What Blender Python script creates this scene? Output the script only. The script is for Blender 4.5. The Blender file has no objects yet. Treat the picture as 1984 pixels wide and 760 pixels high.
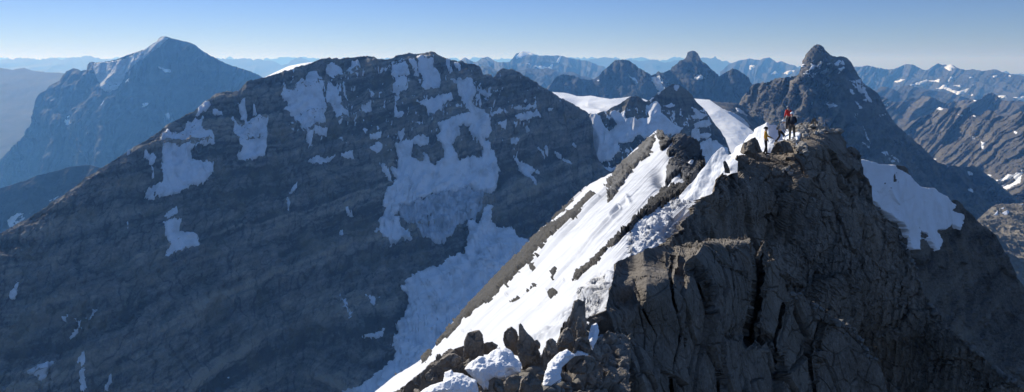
import bpy, bmesh, math, random
import numpy as np
from mathutils import Vector, Matrix

SC = bpy.context.scene
COL = SC.collection
F, CX, HY = 1500.0, 992.0, 118.0        # focal length and eye level of the photograph, in its pixels
rng = np.random.default_rng(7)
random.seed(7)
f32 = np.float32

# ------------------------------------------------------------------ noise
_G = np.array([[1,1,0],[-1,1,0],[1,-1,0],[-1,-1,0],[1,0,1],[-1,0,1],[1,0,-1],[-1,0,-1],
               [0,1,1],[0,-1,1],[0,1,-1],[0,-1,-1],[1,1,0],[0,-1,1],[-1,1,0],[0,-1,-1]], f32)

def _hash(i, j, k, seed):
    h = (i.astype(np.uint32)*np.uint32(374761393) + j.astype(np.uint32)*np.uint32(668265263)
         + k.astype(np.uint32)*np.uint32(2147483647) + np.uint32(seed*7919+13))
    h = (h ^ (h >> np.uint32(13)))*np.uint32(1274126177)
    h = (h ^ (h >> np.uint32(16)))*np.uint32(2246822519)
    return h ^ (h >> np.uint32(15))

def perlin(p, seed=0):
    p = np.asarray(p, np.float64)
    i = np.floor(p); fr = (p-i).astype(f32); i = i.astype(np.int64)
    u = fr*fr*fr*(fr*(fr*6-15)+10)
    out = np.zeros(len(p), f32)
    for a in (0, 1):
        wa = u[:, 0] if a else 1-u[:, 0]
        for b in (0, 1):
            wb = u[:, 1] if b else 1-u[:, 1]
            for c in (0, 1):
                wc = u[:, 2] if c else 1-u[:, 2]
                g = _G[_hash(i[:, 0]+a, i[:, 1]+b, i[:, 2]+c, seed) & np.uint32(15)]
                d = g[:, 0]*(fr[:, 0]-a)+g[:, 1]*(fr[:, 1]-b)+g[:, 2]*(fr[:, 2]-c)
                out += wa*wb*wc*d
    return out

def fbm(p, octs=4, seed=0, gain=.5, ridged=False):
    s = np.zeros(len(p), f32); a = 1.0; q = np.array(p, np.float64)
    for o in range(octs):
        n = perlin(q, seed+o*17)
        s += a*((1-2*np.abs(n))-.5 if ridged else n)
        a *= gain; q = q*2.03+3.7
    return s

def n1(h, seed=0):
    return perlin(np.stack([h, np.full_like(h, seed*.37+.3), np.full_like(h, .7)], -1), seed)

def worley(p, seed=0):
    p = np.asarray(p, np.float64)
    i = np.floor(p).astype(np.int64); fr = (p-i).astype(f32)
    N = len(p)
    f1 = np.full(N, 9., f32); f2 = np.full(N, 9., f32)
    hid = np.zeros(N, np.uint32); vec = np.zeros((N, 3), f32)
    for a in (-1, 0, 1):
        for b in (-1, 0, 1):
            for c in (-1, 0, 1):
                h = _hash(i[:, 0]+a, i[:, 1]+b, i[:, 2]+c, seed)
                v = np.stack([a+(h & np.uint32(1023))/f32(1023), b+((h >> np.uint32(10)) & np.uint32(1023))/f32(1023),
                              c+((h >> np.uint32(20)) & np.uint32(1023))/f32(1023)], -1).astype(f32)-fr
                d = np.sqrt((v*v).sum(-1))
                m = d < f1
                f2 = np.where(m, f1, np.minimum(f2, d))
                f1 = np.where(m, d, f1)
                hid = np.where(m, h, hid); vec[m] = v[m]
    return f1, f2, hid, vec

def sstep(a, b, x):
    t = np.clip((x-a)/(b-a), 0, 1)
    return t*t*(3-2*t)

def blocky(P, size, seed=0, tilt=.5, crack=.10, warp=.09):
    """fractured rock: every cell a tilted facet of its own, dark joints between; value about -.5..+.5"""
    q = P/np.asarray(size, np.float64)
    w = np.stack([perlin(q*1.3+5.1, seed+31), perlin(q*1.3+9.7, seed+32), perlin(q*1.3+2.3, seed+33)], -1)
    q = q+w*warp
    f1, f2, hid, vec = worley(q, seed)
    r = lambda s: (((hid >> np.uint32(s)) & np.uint32(255))/f32(255)-.5)
    base = r(3)+tilt*(r(7)*vec[:, 0]+r(11)*vec[:, 1]+r(17)*vec[:, 2])*2
    return base, 1-sstep(0, crack, f2-f1)

# ------------------------------------------------------------------ image plane -> world
def at(px, py, d):
    return Vector(((px-CX)/F*d, d, (HY-py)/F*d))

def zz(x0, y0, s, pts):
    return [(x0+a/s, y0+b/s) for a, b in pts]

def depth_field(ctrl):
    c = np.array(ctrl, np.float64); xy = c[:, :2]/500; v = 1/c[:, 2]
    n = len(c)
    def U(r2): return np.where(r2 > 1e-12, r2*np.log(np.maximum(r2, 1e-12)), 0)
    d2 = ((xy[:, None]-xy[None])**2).sum(-1)
    A = np.zeros((n+3, n+3)); A[:n, :n] = U(d2)+np.eye(n)*1e-4; A[:n, n] = 1; A[:n, n+1:] = xy
    A[n, :n] = 1; A[n+1:, :n] = xy.T
    w = np.linalg.solve(A, np.concatenate([v, np.zeros(3)]))
    lo, hi = 1/(c[:, 2].max()*1.25), 1/(c[:, 2].min()*.8)
    def f(px, py):
        px = np.asarray(px, np.float64); py = np.asarray(py, np.float64)
        sh = px.shape; q = np.stack([px.ravel(), py.ravel()], -1)/500
        out = np.empty(len(q))
        for s in range(0, len(q), 100000):
            k = q[s:s+100000]
            out[s:s+100000] = U(((k[:, None]-xy[None])**2).sum(-1))@w[:n]+w[n]+k@w[n+1:]
        return (1/np.clip(out, lo, hi)).reshape(sh)
    return f

# ------------------------------------------------------------------ meshes
def mesh_from(name, V, Q, mat, parent=None, smooth=True, tris=None):
    me = bpy.data.meshes.new(name)
    V = np.ascontiguousarray(V, f32).reshape(-1, 3)
    Q = np.ascontiguousarray(Q, np.int32)
    k = Q.shape[1]
    me.vertices.add(len(V)); me.vertices.foreach_set('co', V.ravel())
    me.loops.add(Q.size); me.loops.foreach_set('vertex_index', Q.ravel())
    me.polygons.add(len(Q))
    me.polygons.foreach_set('loop_start', np.arange(0, Q.size, k, dtype=np.int32))
    me.polygons.foreach_set('loop_total', np.full(len(Q), k, np.int32))
    me.polygons.foreach_set('use_smooth', np.full(len(Q), smooth, bool))
    me.update(); me.validate()
    if mat: me.materials.append(mat)
    o = bpy.data.objects.new(name, me); COL.objects.link(o)
    if parent: o.parent = parent
    return o

def tag(o, label=None, cat=None, group=None, kind=None):
    if label: o['label'] = label
    if cat: o['category'] = cat
    if group: o['group'] = group
    if kind: o['kind'] = kind
    return o

def grid_normals(P):
    du = np.gradient(P, axis=0); dv = np.gradient(P, axis=1)
    n = np.cross(dv, du)
    n /= np.linalg.norm(n, axis=-1, keepdims=True)+1e-12
    flip = (n*P).sum(-1) > 0          # towards the viewer's side
    n[flip] *= -1
    return n

def grid_faces(nu, nv):
    idx = np.arange(nu*nv, dtype=np.int32).reshape(nu, nv)
    return np.stack([idx[:-1, :-1], idx[:-1, 1:], idx[1:, 1:], idx[1:, :-1]], -1).reshape(-1, 4)

def curve(pts):
    p = np.array(sorted(pts, key=lambda t: t[0]), np.float64)
    return lambda x: np.interp(x, p[:, 0], p[:, 1])

class Relief:
    """a slope that hangs from a crest line: crest, face in front, and a back that falls away behind it"""
    def __init__(s, name, top, bot, ctrl, step, disp, mat, back=(200, 1.0), rough_top=0, parent=None, seed=0, ystep=None, crest=0, smooth=True):
        tc = curve(top); x0, x1 = top[0][0], top[-1][0]
        bc = curve(bot) if not np.isscalar(bot) else (lambda x: np.full_like(x, bot))
        px = np.arange(x0, x1+step*.5, step); s.step = step
        yt = tc(px); yb = np.maximum(bc(px), yt+step)
        if rough_top:
            q = np.stack([px/7, np.full_like(px, seed+.5), np.full_like(px, .3)], -1)
            yt = yt+rough_top*(fbm(q, 3, seed+91)+.6*fbm(q*3.1, 2, seed+92))
        nv = int(np.percentile(yb-yt, 90)/(ystep or step))+2
        v = np.linspace(0, 1, nv)
        s.px = np.repeat(px[:, None], nv, 1)
        s.py = yt[:, None]+(yb-yt)[:, None]*v[None]
        s.field = depth_field(ctrl)
        Y = s.field(s.px, s.py)
        s.disp = disp; s.base_Y = Y
        if isinstance(disp, tuple): pre, disp = disp
        else: pre = None
        if pre is not None: Y = Y+pre(s.px, s.py, Y)
        P = np.stack([(s.px-CX)/F*Y, Y, (HY-s.py)/F*Y], -1)
        N = grid_normals(P)
        res = disp(P.reshape(-1, 3), s.px.ravel(), s.py.ravel()); hi, lo = res[0], res[1]
        if crest:
            fd = .3+.7*sstep(0, crest, s.py-yt[:, None]).ravel(); hi = hi*fd; lo = lo*fd
        s.low = P+N*lo.reshape(Y.shape)[..., None]
        s.P = s.low+N*hi.reshape(Y.shape)[..., None]
        s.N = N
        W, sl = back
        t = np.array([1, .82, .64, .47, .33, .21, .12, .06, .025])
        hd = s.P[:, 0, :].copy(); hd[:, 2] = 0; hd /= np.linalg.norm(hd, axis=-1, keepdims=True)
        B = s.P[:, 0, None, :]+hd[:, None, :]*(W*t)[None, :, None]
        B[..., 2] -= W*sl*(t**1.15)[None, :]
        nz = fbm((B/(W*.25)).reshape(-1, 3), 3, seed+5).reshape(B.shape[:2])
        B[..., 2] += nz*W*.12*np.minimum(1, t*3)[None]
        full = np.concatenate([B, s.P], 1)
        s.obj = mesh_from(name, full, grid_faces(*full.shape[:2]), mat, parent, smooth)
        if len(res) > 2:              # tone by bed of rock, with gullies and thin clefts darker
            tn = np.zeros(full.shape[:2], f32); tn[:, B.shape[1]:] = res[2].reshape(Y.shape)
            at_ = s.obj.data.attributes.new('bed', 'FLOAT', 'POINT'); at_.data.foreach_set('value', tn.ravel())
    def point(s, px, py):
        """the built surface under a photograph pixel"""
        qx = CX+F*s.P[..., 0]/s.P[..., 1]-px; qy = HY-F*s.P[..., 2]/s.P[..., 1]-py
        e2 = qx*qx+qy*qy
        k = np.where(e2 < max(2.0, e2.min()*1.5), s.P[..., 1], 1e9).argmin()      # nearest sheet under that pixel
        return Vector(s.P.reshape(-1, 3)[k])
    def sub(s, name, polys, mat, thick, edge=2.0, rough=2.0, streak=1.0, keep=.3, seed=0, freq=9.0, extra=None, label=None, field=None, fall=None, shrink=0.0):
        """a sheet lying on the face inside the outline(s): snow on rock, or rock through snow"""
        sd = np.full(s.px.shape, -1e9)
        for poly in polys:
            a = np.array(poly, np.float64); m = edge+rough*3+4
            box = (s.px > a[:, 0].min()-m) & (s.px < a[:, 0].max()+m) & (s.py > a[:, 1].min()-m) & (s.py < a[:, 1].max()+m)
            if not box.any(): continue
            sd[box] = np.maximum(sd[box], poly_sd(s.px[box], s.py[box], a))
        if field is not None: sd = np.maximum(sd, field(s.px, s.py))
        near = sd > -(edge+rough*3+4)
        if not near.any(): return None
        ux, uy = s.px[near], s.py[near]
        if fall: ux, uy = ux*fall[1]-uy*fall[0], ux*fall[0]+uy*fall[1]      # long axis of the ragged edge down the fall line
        q = np.stack([ux/freq, uy/(freq*streak), np.full(near.sum(), seed+.5)], -1)
        sd[near] += rough*(fbm(q, 3, seed+71)*1.5+.8*perlin(q*4.1, seed+77)+.5*perlin(q*np.array([7.3, 3.1, 1]), seed+78))
        sd = sd-shrink
        h = np.clip(sd/edge, -1, 1)
        Pn = s.low+(s.P-s.low)*keep
        off = thick*h
        if extra is not None: 
            e = np.zeros(s.px.shape); e[near] = extra(Pn[near], s.px[near], s.py[near]); off = off+e*np.clip(h, 0, 1)
        V = np.where((h > 0)[..., None], Pn*h[..., None]+s.P*(1-h)[..., None], s.P)+s.N*off[..., None]
        fl = near & (sd > -edge)
        nu, nv = s.px.shape
        cell = fl[:-1, :-1] | fl[:-1, 1:] | fl[1:, 1:] | fl[1:, :-1]
        Q = grid_faces(nu, nv)[cell.ravel()]
        if len(Q) < 4: return None
        used, inv = np.unique(Q, return_inverse=True)
        o = mesh_from(name, V.reshape(-1, 3)[used], inv.reshape(-1, 4), mat, s.obj)
        if label: o['label'] = label
        return o

def poly_sd(x, y, a):
    n = len(a); d2 = np.full(x.shape, 1e18); ins = np.zeros(x.shape, bool)
    for i in range(n):
        ax, ay = a[i]; bx, by = a[(i+1) % n]
        ex, ey = bx-ax, by-ay; L = ex*ex+ey*ey+1e-12
        t = np.clip(((x-ax)*ex+(y-ay)*ey)/L, 0, 1)
        d2 = np.minimum(d2, (x-ax-t*ex)**2+(y-ay-t*ey)**2)
        c = ((ay > y) != (by > y)) & (x < (bx-ax)*(y-ay)/((by-ay) if by != ay else 1e-9)+ax)
        ins ^= c
    return np.where(ins, 1, -1)*np.sqrt(d2)

def pillow(name, outline, d, thick, mat, step=.9, round_px=None, disp=None, lean=(0, 0), seed=0, parent=None, power=.5, facets=0):
    """a solid boulder or lump: the outline gets its own distance, real size and thickness, front and back"""
    a = np.array(outline, np.float64)
    if round_px is None: round_px = .5*min(np.ptp(a[:, 0]), np.ptp(a[:, 1]))
    gx = np.arange(a[:, 0].min()-step, a[:, 0].max()+step*2, step)
    gy = np.arange(a[:, 1].min()-step, a[:, 1].max()+step*2, step)
    X, Y = np.meshgrid(gx, gy, indexing='ij')
    sd = poly_sd(X, Y, a)
    q = np.stack([X/9, Y/9, np.full(X.shape, seed+.4)], -1).reshape(-1, 3)
    sd = sd+1.1*fbm(q, 3, seed).reshape(X.shape)
    t = np.clip(sd/round_px, 0, 1)
    h = thick*(1-(1-t)**2)**power
    if facets:                       # a few flat faces cut from the lump
        r = np.random.default_rng(seed+3)
        u = (X-a[:, 0].mean())/np.ptp(a[:, 0]); w = (Y-a[:, 1].mean())/np.ptp(a[:, 1])
        for _ in range(facets+3):
            th = r.uniform(0, 2*math.pi); k = r.uniform(1.0, 2.8)
            h = np.minimum(h, thick*np.maximum(.02, r.uniform(.5, .9)-k*(u*math.cos(th)+w*math.sin(th))))
    h = np.where(sd > 0, h, 0)
    dd = d+lean[0]*(X-a[:, 0].mean())/F*d+lean[1]*(a[:, 1].max()-Y)/F*d
    def world(D): return np.stack([(X-CX)/F*D, D, (HY-Y)/F*D], -1)
    fr, bk = world(dd-h), world(dd+h*.9)
    # keep the back the same width as the front, not widened by distance
    bk[..., 0] = fr[..., 0]; bk[..., 2] = world(dd)[..., 2]
    if disp is not None:
        n = grid_normals(fr); m = np.minimum(1, t*5)
        e = disp(fr.reshape(-1, 3)).reshape(X.shape)*m
        fr = fr+n*e[..., None]
    ok = sd > -step
    cell = (sd[:-1, :-1] > 0) | (sd[:-1, 1:] > 0) | (sd[1:, 1:] > 0) | (sd[1:, :-1] > 0)
    nu, nv = X.shape
    Qf = grid_faces(nu, nv)[cell.ravel()]
    Qb = Qf[:, ::-1]+nu*nv
    # weld front and back along the rim: rim vertices (h == 0) share the front's index
    rim = (h.ravel() <= 0)
    mp = np.arange(2*nu*nv); mp[nu*nv:][rim] = np.arange(nu*nv)[rim]
    Q = mp[np.concatenate([Qf, Qb])]
    V = np.concatenate([fr.reshape(-1, 3), bk.reshape(-1, 3)])
    # drop cells collapsed onto themselves (all four corners on the rim)
    n4 = np.concatenate([rim[Qf].all(1), rim[Qf].all(1)]); Q = Q[~n4]
    used, inv = np.unique(Q, return_inverse=True)
    V = V[used]
    c = Vector(((a[:, 0].mean()-CX)/F*d, d, (HY-a[:, 1].max())/F*d))
    o = mesh_from(name, V-np.array(c), inv.reshape(-1, 4), mat, parent, smooth=not facets)
    o.location = c
    return o

# ------------------------------------------------------------------ materials
def mat_new(name):
    m = bpy.data.materials.new(name); m.use_nodes = True
    nt = m.node_tree; b = nt.nodes['Principled BSDF']
    return m, nt, b
def node(nt, t, **kw):
    n = nt.nodes.new(t)
    for k, v in kw.items():
        if k in n.inputs: n.inputs[k].default_value = v
        else: setattr(n, k, v)
    return n
def ramp(nt, fac, stops):
    r = nt.nodes.new('ShaderNodeValToRGB'); e = r.color_ramp.elements
    while len(e) < len(stops): e.new(.5)
    for el, (p, c) in zip(e, stops): el.position = p; el.color = (*c, 1)
    nt.links.new(fac, r.inputs[0]); return r.outputs[0]
def noise(nt, vec, scale, detail=4, rough=.55):
    n = node(nt, 'ShaderNodeTexNoise', Scale=scale, Detail=detail, Roughness=rough)
    nt.links.new(vec, n.inputs['Vector']); return n.outputs['Fac']
def vscale(nt, vec, s):
    n = node(nt, 'ShaderNodeVectorMath', operation='MULTIPLY'); n.inputs[1].default_value = s
    nt.links.new(vec, n.inputs[0]); return n.outputs[0]
def mixc(nt, fac, a, b, mode='MIX'):
    n = node(nt, 'ShaderNodeMix', data_type='RGBA', blend_type=mode)
    for s, v in ((0, fac), (6, a), (7, b)):
        if hasattr(v, 'is_linked'): nt.links.new(v, n.inputs[s])
        else: n.inputs[s].default_value = v if s == 0 else (*v, 1)
    return n.outputs[2]

def rock_mat(name, cols, size, dip=(0, 0), strata=1.0, bump=.6, blot=(.30, .25, .19), blot_amt=.35, bed=0.0):
    """layered mountain rock; size = metres of the coarse pattern"""
    m, nt, b = mat_new(name); g = node(nt, 'ShaderNodeNewGeometry'); pos = g.outputs['Position']
    sx = node(nt, 'ShaderNodeSeparateXYZ'); nt.links.new(pos, sx.inputs[0])
    h = node(nt, 'ShaderNodeMath', operation='MULTIPLY_ADD'); h.inputs[1].default_value = dip[0]
    nt.links.new(sx.outputs[0], h.inputs[0]); nt.links.new(sx.outputs[2], h.inputs[2])
    wob = noise(nt, pos, .35/size, 3)
    h2 = node(nt, 'ShaderNodeMath', operation='MULTIPLY_ADD'); h2.inputs[1].default_value = size*1.1
    nt.links.new(wob, h2.inputs[0]); nt.links.new(h.outputs[0], h2.inputs[2])
    cv = node(nt, 'ShaderNodeCombineXYZ'); 
    for i, k in ((0, .06), (1, .06)):
        mm = node(nt, 'ShaderNodeMath', operation='MULTIPLY'); mm.inputs[1].default_value = k
        nt.links.new(sx.outputs[i], mm.inputs[0]); nt.links.new(mm.outputs[0], cv.inputs[i])
    nt.links.new(h2.outputs[0], cv.inputs[2])
    lay = noise(nt, cv.outputs[0], 2.2/size, 6, .7)
    big = noise(nt, pos, .8/size, 5, .6)
    fine = noise(nt, pos, 14/size, 5, .65)
    mix = node(nt, 'ShaderNodeMath', operation='MULTIPLY_ADD'); mix.inputs[1].default_value = .62*strata
    nt.links.new(lay, mix.inputs[0])
    m2 = node(nt, 'ShaderNodeMath', operation='MULTIPLY_ADD'); m2.inputs[1].default_value = .38
    nt.links.new(fine, m2.inputs[0]); m2.inputs[2].default_value = (.62-.62*strata)*.5
    nt.links.new(m2.outputs[0], mix.inputs[2])
    n = len(cols); src = mix.outputs[0]
    if bed:
        an = node(nt, 'ShaderNodeAttribute', attribute_name='bed'); ba = node(nt, 'ShaderNodeMath', operation='MULTIPLY_ADD'); ba.inputs[1].default_value = bed
        nt.links.new(an.outputs['Fac'], ba.inputs[0]); nt.links.new(src, ba.inputs[2]); src = ba.outputs[0]
    col = ramp(nt, src, [(.36+.28*i/(n-1), c) for i, c in enumerate(cols)])
    bl = ramp(nt, big, [(.50, (0, 0, 0)), (.68, (blot_amt,)*3)])
    col = mixc(nt, bl, col, blot)
    nt.links.new(col, b.inputs['Base Color']); b.inputs['Roughness'].default_value = .9
    b.inputs['Specular IOR Level'].default_value = .2
    bp = node(nt, 'ShaderNodeBump', Strength=bump, Distance=size*.05)
    nt.links.new(mix.outputs[0], bp.inputs['Height']); nt.links.new(bp.outputs[0], b.inputs['Normal'])
    return m

def near_rock(name, cols, scale=1.0, bump=.7, vstretch=1.0, brown=(.17, .125, .085)):
    """close fractured rock: mottled grain, joints, rusty streaks"""
    m, nt, b = mat_new(name); g = node(nt, 'ShaderNodeNewGeometry'); pos = g.outputs['Position']
    v = vscale(nt, pos, (1, 1, 1/vstretch))
    a = noise(nt, v, .9/scale, 6, .65); fine = noise(nt, pos, 9/scale, 6, .7); big = noise(nt, v, .23/scale, 4, .6)
    mm = node(nt, 'ShaderNodeMath', operation='MULTIPLY_ADD'); mm.inputs[1].default_value = .5
    nt.links.new(a, mm.inputs[0])
    m2 = node(nt, 'ShaderNodeMath', operation='MULTIPLY'); m2.inputs[1].default_value = .5
    nt.links.new(fine, m2.inputs[0]); nt.links.new(m2.outputs[0], mm.inputs[2])
    n = len(cols)
    col = ramp(nt, mm.outputs[0], [(.33+.34*i/(n-1), c) for i, c in enumerate(cols)])
    rf = ramp(nt, big, [(.44, (0, 0, 0)), (.62, (.45,)*3)])
    col = mixc(nt, rf, col, brown)
    vo = node(nt, 'ShaderNodeTexVoronoi', feature='DISTANCE_TO_EDGE', Scale=2.1/scale)
    wv = node(nt, 'ShaderNodeVectorMath', operation='MULTIPLY_ADD'); wv.inputs[1].default_value = (.5, .5, .5)
    nz = node(nt, 'ShaderNodeTexNoise', Scale=1.6/scale, Detail=3); nt.links.new(v, nz.inputs['Vector'])
    nt.links.new(nz.outputs['Color'], wv.inputs[0]); nt.links.new(v, wv.inputs[2]); nt.links.new(wv.outputs[0], vo.inputs['Vector'])
    cr = ramp(nt, vo.outputs['Distance'], [(0, (0, 0, 0)), (.035, (1, 1, 1))])
    nt.links.new(col, b.inputs['Base Color']); b.inputs['Roughness'].default_value = .88
    b.inputs['Specular IOR Level'].default_value = .25
    hh = node(nt, 'ShaderNodeMath', operation='MULTIPLY_ADD'); hh.inputs[1].default_value = .25
    nt.links.new(cr, hh.inputs[0]); nt.links.new(mm.outputs[0], hh.inputs[2])
    bp = node(nt, 'ShaderNodeBump', Strength=bump, Distance=.12*scale)
    nt.links.new(hh.outputs[0], bp.inputs['Height']); nt.links.new(bp.outputs[0], b.inputs['Normal'])
    return m

def snow_mat(name, size, col=(.86, .88, .91), dirt=(.70, .70, .70), dirt_at=.62, bump=.25, stretch=(1, 1, 1)):
    m, nt, b = mat_new(name); g = node(nt, 'ShaderNodeNewGeometry'); pos = vscale(nt, g.outputs['Position'], stretch)
    a = noise(nt, pos, 1/size, 5, .6); fine = noise(nt, pos, 9/size, 4, .6)
    df = ramp(nt, a, [(dirt_at-.12, (0, 0, 0)), (dirt_at+.12, (1, 1, 1))])
    c = mixc(nt, df, col, dirt)
    nt.links.new(c, b.inputs['Base Color']); b.inputs['Roughness'].default_value = .7
    b.inputs['Specular IOR Level'].default_value = .15
    hh = node(nt, 'ShaderNodeMath', operation='MULTIPLY_ADD'); hh.inputs[1].default_value = .35
    nt.links.new(fine, hh.inputs[0]); nt.links.new(a, hh.inputs[2])
    bp = node(nt, 'ShaderNodeBump', Strength=bump, Distance=size*.2)
    nt.links.new(hh.outputs[0], bp.inputs['Height']); nt.links.new(bp.outputs[0], b.inputs['Normal'])
    return m

def plain(name, col, rough=.7, grain=0.15):
    m, nt, b = mat_new(name); g = node(nt, 'ShaderNodeNewGeometry')
    n = noise(nt, g.outputs['Position'], 9, 4)
    c = ramp(nt, n, [(.3, tuple(x*(1-grain) for x in col)), (.7, tuple(min(1, x*(1+grain)) for x in col))])
    nt.links.new(c, b.inputs['Base Color']); b.inputs['Roughness'].default_value = rough
    b.inputs['Specular IOR Level'].default_value = .3
    return m
# ================================================================== camera, light, air
cam = bpy.data.cameras.new('camera'); co = bpy.data.objects.new('camera', cam); COL.objects.link(co)
co.rotation_euler = (math.radians(90), 0, 0)
cam.sensor_fit = 'HORIZONTAL'; cam.sensor_width = 36; cam.lens = F/1984*36
cam.shift_y = -(380-HY)/1984; cam.clip_start = .1; cam.clip_end = 400000
SC.camera = co

SUN_AZ, SUN_EL = -40.0, 29.0           # degrees left of the view, above the horizon
a, e = math.radians(SUN_AZ), math.radians(SUN_EL)
sdir = Vector((math.sin(a)*math.cos(e), math.cos(a)*math.cos(e), math.sin(e)))
sl = bpy.data.lights.new('sun', 'SUN'); sl.energy = 5.0; sl.angle = math.radians(.53); sl.color = (1, .95, .86)
so = bpy.data.objects.new('sun', sl); COL.objects.link(so); so.rotation_euler = sdir.to_track_quat('Z', 'Y').to_euler()
W = bpy.data.worlds.new('World'); SC.world = W; W.use_nodes = True
wn = W.node_tree; sky = wn.nodes.new('ShaderNodeTexSky'); sky.sky_type = 'NISHITA'; sky.sun_disc = False
sky.sun_elevation = e; sky.sun_rotation = a; sky.altitude = 3000; sky.air_density = 1.0; sky.dust_density = .2; sky.ozone_density = 6.0
# the sky is deeper blue low down at this height than the sky model has it
tc = wn.nodes.new('ShaderNodeTexCoord'); sxz = wn.nodes.new('ShaderNodeSeparateXYZ'); wn.links.new(tc.outputs['Generated'], sxz.inputs[0])
skr = ramp(wn, sxz.outputs[2], [(0, (.60, .54, .57)), (.10, (.53, .52, .64)), (.45, (1, 1, 1))])
skm = mixc(wn, 1.0, sky.outputs[0], skr, 'MULTIPLY')
wn.links.new(skm, wn.nodes['Background'].inputs[0]); wn.nodes['Background'].inputs[1].default_value = .13
vs = SC.view_settings; SC.display_settings.display_device = 'sRGB'
vs.view_transform = 'Standard'; vs.look = 'None'; vs.exposure = .1; vs.gamma = 1; vs.use_curve_mapping = False
cy = SC.cycles
cy.use_denoising = True
try: cy.denoiser = 'OPENIMAGEDENOISE'
except Exception: pass
cy.max_bounces = 6; cy.diffuse_bounces = 3; cy.glossy_bounces = 1; cy.volume_bounces = 3; cy.caustics_reflective = False; cy.caustics_refractive = False

HAZE = 3.7e-5
hz = bpy.data.materials.new('haze'); hz.use_nodes = True; nt = hz.node_tree
nt.nodes.remove(nt.nodes['Principled BSDF'])
pv = nt.nodes.new('ShaderNodeVolumePrincipled'); pv.inputs['Color'].default_value = (.17, .46, 1.0, 1)
pv.inputs['Absorption Color'].default_value = (1, 1, 1, 1); pv.inputs['Density'].default_value = HAZE; pv.inputs['Anisotropy'].default_value = .25
nt.links.new(pv.outputs[0], nt.nodes['Material Output'].inputs['Volume'])
GZ = -1900.0
x0, x1, y0, y1, z0, z1 = -90000, 90000, -20000, 105000, GZ-1, 430
V = [(x, y, z) for x in (x0, x1) for y in (y0, y1) for z in (z0, z1)]
ho = mesh_from('haze', V, [(0, 1, 3, 2), (4, 6, 7, 5), (0, 4, 5, 1), (2, 3, 7, 6), (0, 2, 6, 4), (1, 5, 7, 3)], hz, smooth=False)
tag(ho, 'pale blue haze filling the air between the mountains', 'haze', kind='stuff')

# ================================================================== materials
DARK = [(.045, .047, .05), (.085, .085, .085), (.125, .12, .11), (.19, .17, .14)]
M_far = rock_mat('far_rock', [(.035, .037, .04), (.06, .06, .06), (.10, .095, .085)], 900, bump=.5, blot=(.12, .11, .09))
M_mid = rock_mat('pale_rock', [(.05, .05, .05), (.085, .08, .072), (.14, .125, .10)], 220, dip=(-.1, 0), bump=.8, bed=.05, blot_amt=.15)
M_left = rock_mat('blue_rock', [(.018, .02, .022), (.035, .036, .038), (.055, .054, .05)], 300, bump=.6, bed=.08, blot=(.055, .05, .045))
M_main = rock_mat('layered_rock', [(.085, .08, .078), (.17, .156, .147), (.25, .226, .198), (.38, .328, .262)], 70, dip=(-.22, 0), bump=.8, blot=(.24, .195, .13), blot_amt=.55, bed=.21)
M_sec = rock_mat('dark_layered_rock', DARK, 70, dip=(-.05, 0), bump=.8, bed=.2)
M_tow = rock_mat('tower_rock', [(.04, .042, .046), (.09, .086, .08), (.17, .155, .13)], 110, dip=(.05, 0), bump=.8, bed=.09)
M_spur = rock_mat('spur_rock', [(.025, .025, .025), (.07, .068, .064), (.14, .13, .112), (.20, .185, .155)], 9, bump=1.0)
M_val = rock_mat('valley_rock', [(.12, .115, .10), (.2, .18, .15), (.28, .25, .2)], 160, dip=(.35, 0), bump=.8)
M_snowfar = snow_mat('distant_snow', 300, bump=.15)
M_snowmid = snow_mat('face_snow', 40, col=(.80, .82, .86), dirt=(.55, .55, .56), dirt_at=.60, bump=.3)
M_shadesnow = snow_mat('shade_toned_snow', 120, col=(.50, .51, .53), dirt=(.30, .31, .32), dirt_at=.52, bump=.4)  # left peak's glacier: its shade is painted in as a darker snow colour
M_ice = snow_mat('glacier_ice', 30, col=(.58, .62, .68), dirt=(.33, .35, .38), dirt_at=.54, bump=.7, stretch=(1, 1, .22))
M_snow = snow_mat('near_snow', 3.0, col=(.68, .69, .71), dirt=(.57, .58, .60), dirt_at=.55, bump=.25)
M_gnd = rock_mat('valley_ground', [(.008, .013, .012), (.014, .018, .016), (.024, .026, .022)], 1200, bump=.3, blot=(.02, .02, .018))

# ================================================================== the setting: valley and mountains
g = mesh_from('ground', [(-89000, -19000, GZ), (89000, -19000, GZ), (89000, 104000, GZ), (-89000, 104000, GZ)], [(0, 1, 2, 3)], M_gnd, smooth=False)
tag(g, 'hazy valley floor far below the mountains', 'valley', kind='structure')

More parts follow.
